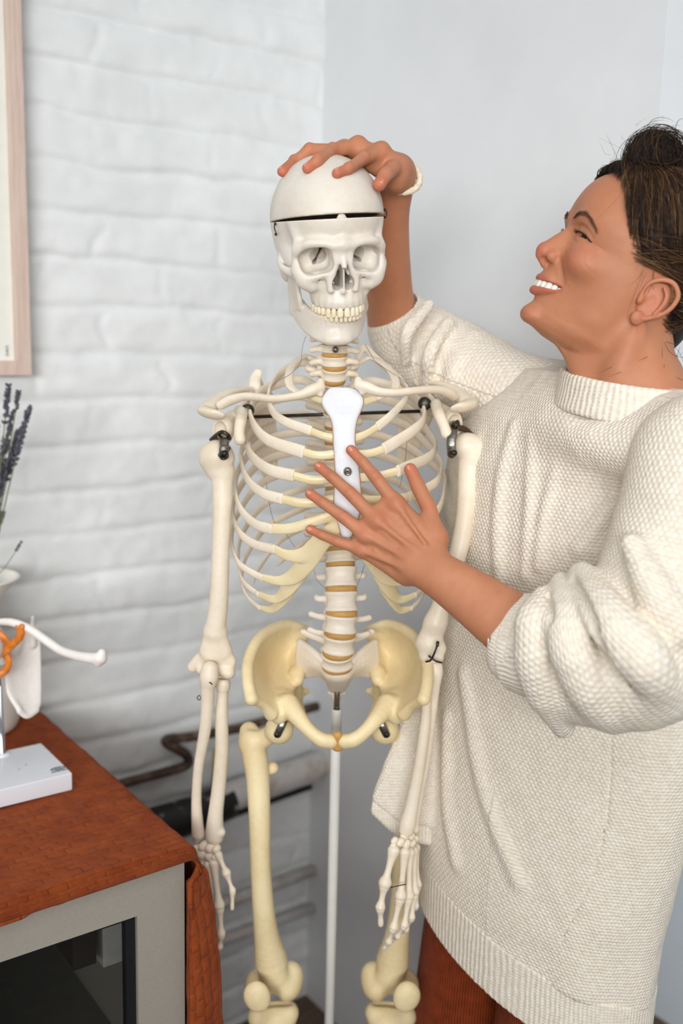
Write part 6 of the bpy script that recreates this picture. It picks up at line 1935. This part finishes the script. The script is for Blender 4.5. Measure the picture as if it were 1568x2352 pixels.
def build_vase():
    c = seen_at(-42, 1672, ZT + .009); c[2] = ZT + .009
    v = empty('vase', tuple(c), 'white ceramic vase with a flared rim standing at the back of the throw', 'vase')
    m = plain('cream_white_ceramic', (236, 232, 222), .3, noise=.015, scale=30)
    k = .062
    prof = [(0, 0), (.046, 0), (.055, .004), (.0605, .02), (.063, .05), (.062, .085), (.054, .125), (.041, .155), (.030, .175), (.027, .188), (.031, .202), (.043, .222), (.060, .243), (.0665, .2495), (.066, .252), (.0625, .2505), (.048, .232), (.030, .207), (.022, .190), (.024, .17), (.036, .15), (.05, .12), (.056, .08), (.054, .03), (.03, .012), (0, .01)]
    p = cr(np.array(prof), 3)
    b = MB(); b.lathe([(max(a, 0), z) for a, z in p], c, 56); b.build('vessel', m, v)
    return c

def build_lavender(c):
    mst = plain('dry_green_stem', (126, 128, 92), .7, noise=.1, scale=120); mfl = plain('dusky_lavender_bud', (92, 90, 102), .8, noise=.2, scale=300); mcx = plain('grey_green_calyx', (110, 112, 96), .8)
    g = np.random.default_rng(3)
    mouth = c + np.array([0, 0, .245])
    specs = [((19, 888), 90, 1.0), ((42, 902), 60, .9), ((66, 938), 150, 1.1), ((29, 946), 130, 1.0), ((44, 985), 140, 1.2), ((10, 1012), 130, 1.0), ((14, 1062), 120, 1.0), ((27, 1046), 90, .8), ((-8, 985), 130, 1.1), ((5, 1180), 90, .9), ((48, 1247), 26, .6)]
    for i, ((x, y), ln, k) in enumerate(specs):
        Y = c[1] - .03 + .012 * (i % 5)
        tip = W(x, y, Y)
        low = c + np.array([.012 * math.cos(i * 2.4), .012 * math.sin(i * 2.4), .175])
        mid = mouth + np.array([.010 + .0016 * i * (.5 if x < 30 else 1), -.006 + .002 * (i % 4), 0]) + np.array([(x - 20) * .00012, 0, 0])
        pts = cr(np.array([low, mid, mid * .45 + tip * .55 + g.normal(size=3) * .004, tip]), 10)
        e = empty('lavender_stem', tuple(low), 'dried lavender stem standing in the white flared vase', 'dried flower', 'lavender stems in the vase')
        b = MB(); b.tube(pts, np.linspace(.0016, .0009, len(pts)) * (1 if i < 10 else .6), 7); b.build('stem', mst, e)
        # spike of buds in whorls
        Lm = mm(ln, tip); L = np.concatenate([[0], np.cumsum(np.linalg.norm(np.diff(pts[::-1], axis=0), axis=1))]); R = pts[::-1]
        b = MB(); d = 0.0
        while d < Lm:
            q = np.array([np.interp(d, L, R[:, k_]) for k_ in range(3)]); q2 = np.array([np.interp(d + .004, L, R[:, k_]) for k_ in range(3)]); up = unit(q - q2)
            nb = 5 if d > .006 else 3
            for j in range(nb):
                an = g.uniform(0, 6.28); s1 = unit(np.cross(up, [.3, 1, .1])); s2 = np.cross(up, s1)
                o = unit(s1 * math.cos(an) + s2 * math.sin(an)); dirn = unit(o * .75 + up * .8); ra = .0021 * k * g.uniform(.8, 1.25)
                b.tube([q + o * .0006, q + dirn * .0025 * k, q + dirn * .0052 * k, q + dirn * .0072 * k], [ra * .4, ra, ra * .85, ra * .25], 6)
            d += (.0042 if d < Lm * .75 else .0095) * g.uniform(.8, 1.3)
        b.build('flower_spike', mfl, e)

def build_joint_model():
    zb = ZT + .0092; top = zb + .026
    e0 = seen_at(166, 1775, top); a1 = (e0 - CORNER) @ DL; w1 = (e0 - CORNER) @ NL
    e1 = seen_at(95, 1706, top); w0 = (e1 - CORNER) @ NL
    L = .21; ca, cw = a1 - L / 2, (w0 + w1) / 2
    m = empty('shoulder_joint_model', tuple(T(ca, cw, zb)), 'white and orange anatomical shoulder joint model on a white stand', 'anatomical model')
    mw = plain('glossy_white_plastic', (230, 232, 238), .22, noise=.005)
    b = MB(); b.box(T(ca, cw, zb + .013), (L, abs(w1 - w0), .026), RT_, bev=.0022); base = b.build('base', mw, m)
    # printed emblem in the corner: a looped ring over two short lines of letters
    mk = plain('grey_print', (120, 124, 128), .6)
    o = seen_at(133, 1765, top + .0004); b = MB()
    for r0, dx in ((.0052, -.003), (.0052, .003), (.0085, 0)):
        pts = [o + DL * (dx + r0 * 1.25 * math.cos(t_)) - NL * (r0 * .55 * math.sin(t_)) for t_ in np.linspace(0, 2 * math.pi, 33)]
        b.tube(pts, .00055, 6, cap=False)
    for k_ in range(9):
        q = o + DL * (-.011 + k_ * .0026) + NL * .0085; b.box(q, (.0018, .0026 if k_ % 3 else .0034, .0005), RT_)
    b.build('emblem', mk, base)
    b = MB()
    for x, y in ((60, 1757), (44, 1767)): b.lathe([(0, .0006), (.0009, .0005), (.0012, 0)], seen_at(x, y, top), 8)
    b.build('speck', mk, base)
    # chrome rod
    r0 = seen_at(5, 1733, top); Y = r0[1]
    b = MB(); b.lathe([(.0062, .0), (.0062, .002), (.0048, .0035), (.0045, .004), (.0045, .135), (0, .135)], (r0[0], r0[1], top), 20)
    t = NT('chrome'); t.color(srgb(210, 212, 216)); t.set(Metallic=1.0, Roughness=.08); b.build('rod', t.m, m)
    b = MB(); b.lathe([(.012, -.001), (.012, .001), (.0065, .0035)], (r0[0], r0[1], top), 20); b.build('collar', mw, base)
    mb = bone_mat('white_model_bone', (232, 224, 216), (246, 240, 234), .4)
    mo = plain('orange_ligament', (214, 122, 38), .38, noise=.12, scale=70)
    g = lambda x, y, dy=0: W(x, y, Y + dy)
    # shoulder blade hanging behind
    s = Shape()
    s.sheet([[g(14, 1500, .02), g(34, 1470, .03), g(62, 1448, .05), g(86, 1440, .06)], [g(12, 1540, .015), g(34, 1530, .03), g(62, 1520, .045), g(90, 1510, .055)],
             [g(20, 1590, .01), g(40, 1590, .02), g(66, 1585, .035), (g(91, 1580, .045))], [g(44, 1630, .005), g(54, 1638, .012), g(70, 1640, .02), g(88, 1620, .035)]], [[.005, .003, .003, .0035], [.004, .0025, .0025, .003], [.004, .0025, .0025, .003], [.004, .004, .004, .004]], n=3)
    s.chain([g(74, 1478, .05), g(75, 1440, .05), g(75, 1418, .05)], [.007, .004, .0025], k=.004)
    s.chain([g(44, 1634, .005), g(62, 1644, .015), g(84, 1632, .03)], [.0035, .0045, .004], k=.003)
    s.chain([g(-30, 1450, -.01), g(-5, 1470, 0), g(20, 1498, .015), g(36, 1490, .03)], [.012, .012, .010, .008], k=.005)
    s.build('scapula', mb, m, res=.0014)
    s = Shape(); s.chain([g(4, 1428, .0), g(30, 1430, -.01), g(66, 1444, -.015), g(104, 1470, -.015), (g(140, 1494, -.02)), g(176, 1506, -.03), g(212, 1512, -.04), g(230, 1512, -.045)], [.0055, .0062, .0064, .0066, .0066, .0072, .0085, .0098], n=5, flat=((0, .6, .8), .9))
    s.cone(g(234, 1500, -.046), g(226, 1522, -.044), .006, .006, k=.003)
    s.build('clavicle', mb, m, res=.0013)
    s = Shape(); s.ell(g(-40, 1490, -.02), (.028, .028, .028)); s.chain([g(-40, 1490, -.02), g(-46, 1540, -.02), g(-46, 1640, -.02), (g(-46, 1690, -.02))], [.024, .015, .011, .011], k=.01); s.build('humerus', mb, m, res=.0018)
    for rows in ([(-20, 1440, -.012, 9), (6, 1462, -.016, 9), (24, 1482, -.014, 8)], [(50, 1440, -.02, 8), (40, 1468, -.02, 9), (22, 1486, -.016, 9), (4, 1500, -.014, 10), (-14, 1506, -.014, 9)],
                 [(12, 1500, -.012, 8), (20, 1520, -.012, 8), (12, 1540, -.012, 9), (-4, 1550, -.014, 9)], [(40, 1440, -.018, 6), (52, 1452, -.018, 6), (48, 1468, -.018, 5)]):
        s = Shape(); P = [g(x, y, dy) for x, y, dy, _ in rows]; s.chain(P, [mm(r_, p) for (_, _, _, r_), p in zip(rows, P)], n=5, flat=(VIEW, .5)); s.build('ligament', mo, m, res=.0011)

def build_picture():
    mwd = NT('limed_oak'); co = mwd.mapping(mwd.coord('Object'), scale=(30, 30, 2))
    mwd.color(mwd.ramp(mwd.noise(co, 6, 4, .6), [(.3, srgb(206, 180, 164)), (.7, srgb(224, 202, 188))])); mwd.set(Roughness=.5)
    ar = (on_brick(70, 860, .026) - CORNER) @ DL; zb = on_brick(72, 862, .026)[2]
    wd, ht, fw, dp = .50, .78, .0235, .026
    p = empty('picture', tuple(T(ar - wd / 2, .02, zb)), 'pale wood framed picture with a cream print hanging on the brick wall', 'picture')
    b = MB(); c = lambda a, z: T(a, .008 + dp / 2, z)
    b.box(c(ar - fw / 2, zb + ht / 2), (fw, dp, ht), RT_, bev=.0012); b.box(c(ar - wd + fw / 2, zb + ht / 2), (fw, dp, ht), RT_, bev=.0012)
    b.box(c(ar - wd / 2, zb + fw / 2), (wd - 2 * fw, dp, fw), RT_, bev=.0012); b.box(c(ar - wd / 2, zb + ht - fw / 2), (wd - 2 * fw, dp, fw), RT_, bev=.0012)
    b.build('frame', mwd.m, p, smooth=False)
    b = MB(); b.box(T(ar - wd / 2, .016, zb + ht / 2), (wd - 2 * fw, .004, ht - 2 * fw), RT_); pr = b.build('print', plain('cream_paper', (238, 238, 228), .7, noise=.01), p, smooth=False)
    # small signature near the corner
    q = on_brick(17, 806, .0185); b = MB()
    for i, (dz, hh) in enumerate(((.006, .004), (.0, .0045), (-.006, .003))):
        pts = [q + np.array([0, 0, dz]) + DL * (.0022 * math.cos(t_) * (1 if i != 1 else .7)) + np.array([0, 0, hh * .5 * math.sin(t_ * (1 if i != 1 else 2))]) for t_ in np.linspace(.3, 5.6, 16)]
        b.tube(pts, .0005, 5)
    b.build('signature', plain('pencil_grey', (110, 110, 106), .7), pr)

def build_pipes():
    t = NT('rusty_pipe'); co = t.coord('Object'); n = t.noise(co, 24, 5, .7)
    t.color(t.ramp(n, [(.3, srgb(38, 32, 28)), (.52, srgb(78, 58, 44)), (.62, srgb(112, 92, 78)), (.78, srgb(176, 172, 166))])); t.set(Roughness=.7); t.bump(t.noise(co, 140, 4), .4, .002); rust = t.m
    b = MB(); rows = [(150, 1846), (263, 1805), (345, 1783), (400, 1768), (424, 1760), (434, 1748), (426, 1733), (405, 1720), (388, 1711), (380, 1702), (392, 1697), (415, 1696), (455, 1690), (544, 1674), (640, 1648), (735, 1620)]
    pts = cr(np.array([on_brick(x, y, .022) for x, y in rows]), 6)
    b.tube(pts, .0092, 12); o = b.build('gas_pipe', rust, None); tag(o, 'thin rusty pipe with a double bend running along the brick wall', 'pipe')
    t = NT('flaking_white_pipe_paint'); co = t.coord('Object'); n = t.noise(co, 16, 5, .7)
    t.color(t.ramp(n, [(.3, srgb(176, 160, 148)), (.5, srgb(206, 200, 196)), (.75, srgb(214, 212, 210))])); t.set(Roughness=.6); white = t.m
    t = NT('black_bitumen_flaking'); co = t.coord('Object'); n = t.noise(co, 34, 4, .55)
    t.color(t.ramp(n, [(.58, srgb(18, 16, 16)), (.64, srgb(64, 56, 50)), (.70, srgb(188, 170, 156))])); t.set(Roughness=.5); black = t.m
    p0, p1 = on_brick(505, 1838, .040), on_brick(752, 1750, .040)
    e = empty('drain_pipe', tuple(p0 * [1, 1, 0]), 'thick white and black painted drain pipe low on the brick wall', 'pipe')
    b = MB(); b.tube(cr(np.array([p0, p0 * .5 + p1 * .5, p1]), 8), .030, 20); b.build('painted_section', white, e)
    q = [on_brick(x, y, .042) for x, y in ((200, 1960), (330, 1906), (420, 1878), (500, 1850), (530, 1838))]
    b = MB(); b.tube(cr(np.array(q), 6), [.036] * 13 + [.035] * 6 + [.0345] * (len(cr(np.array(q), 6)) - 19), 20); b.build('tarred_section', black, e)
    q = [on_brick(x, y, .030) for x, y in ((470, 1892), (520, 1868), (620, 1836), (715, 1808))]
    b = MB(); b.tube(cr(np.array(q), 6), np.linspace(.020, .005, 19), 12); o = b.build('lead_pipe', plain('black_pipe_paint', (20, 19, 19), .6), None); tag(o, 'narrow black pipe tucked beneath the thick drain pipe', 'pipe')
    for (xa, ya, xb, yb, r_, lab) in ((430, 2105, 722, 1998, .012, 'slim white pipe running below the drain pipe, upper of two'), (430, 2190, 720, 2084, .011, 'slim white pipe nearest the floor, lower of two')):
        b = MB(); b.tube([on_brick(xa, ya, .02), on_brick((xa + xb) / 2, (ya + yb) / 2, .02), on_brick(xb, yb, .02)], r_, 14); o = b.build('heating_pipe', white, None); tag(o, lab, 'pipe')
    b = MB(); b.tube([on_brick(493, 1722, .015), on_brick(490, 1760, .015), on_brick(489, 1820, .015)], .003, 8); o = b.build('yellow_cable', plain('yellow_cable_sleeve', (190, 170, 60), .5), None); tag(o, 'short yellow cable running down the brick wall behind the pipes', 'cable')

build_cabinet(); build_cloth(); build_lavender(build_vase()); build_joint_model(); build_picture(); build_pipes()
# ------------------------------------------------------------------ camera and picture settings
make_camera()
SC.view_settings.view_transform = 'Standard'
SC.view_settings.look = 'None'
SC.view_settings.gamma = 1.0
SC.view_settings.use_curve_mapping = False
SC.view_settings.exposure = EXPOSURE
SC.cycles.use_denoising = True
SC.cycles.use_adaptive_sampling = True
SC.cycles.adaptive_threshold = 0.06
SC.cycles.adaptive_min_samples = 16
SC.cycles.max_bounces = 5
SC.cycles.diffuse_bounces = 3
SC.cycles.glossy_bounces = 3
SC.cycles.transmission_bounces = 4
SC.cycles.sample_clamp_indirect = 6.0
SC.cycles.caustics_reflective = False
SC.cycles.caustics_refractive = False
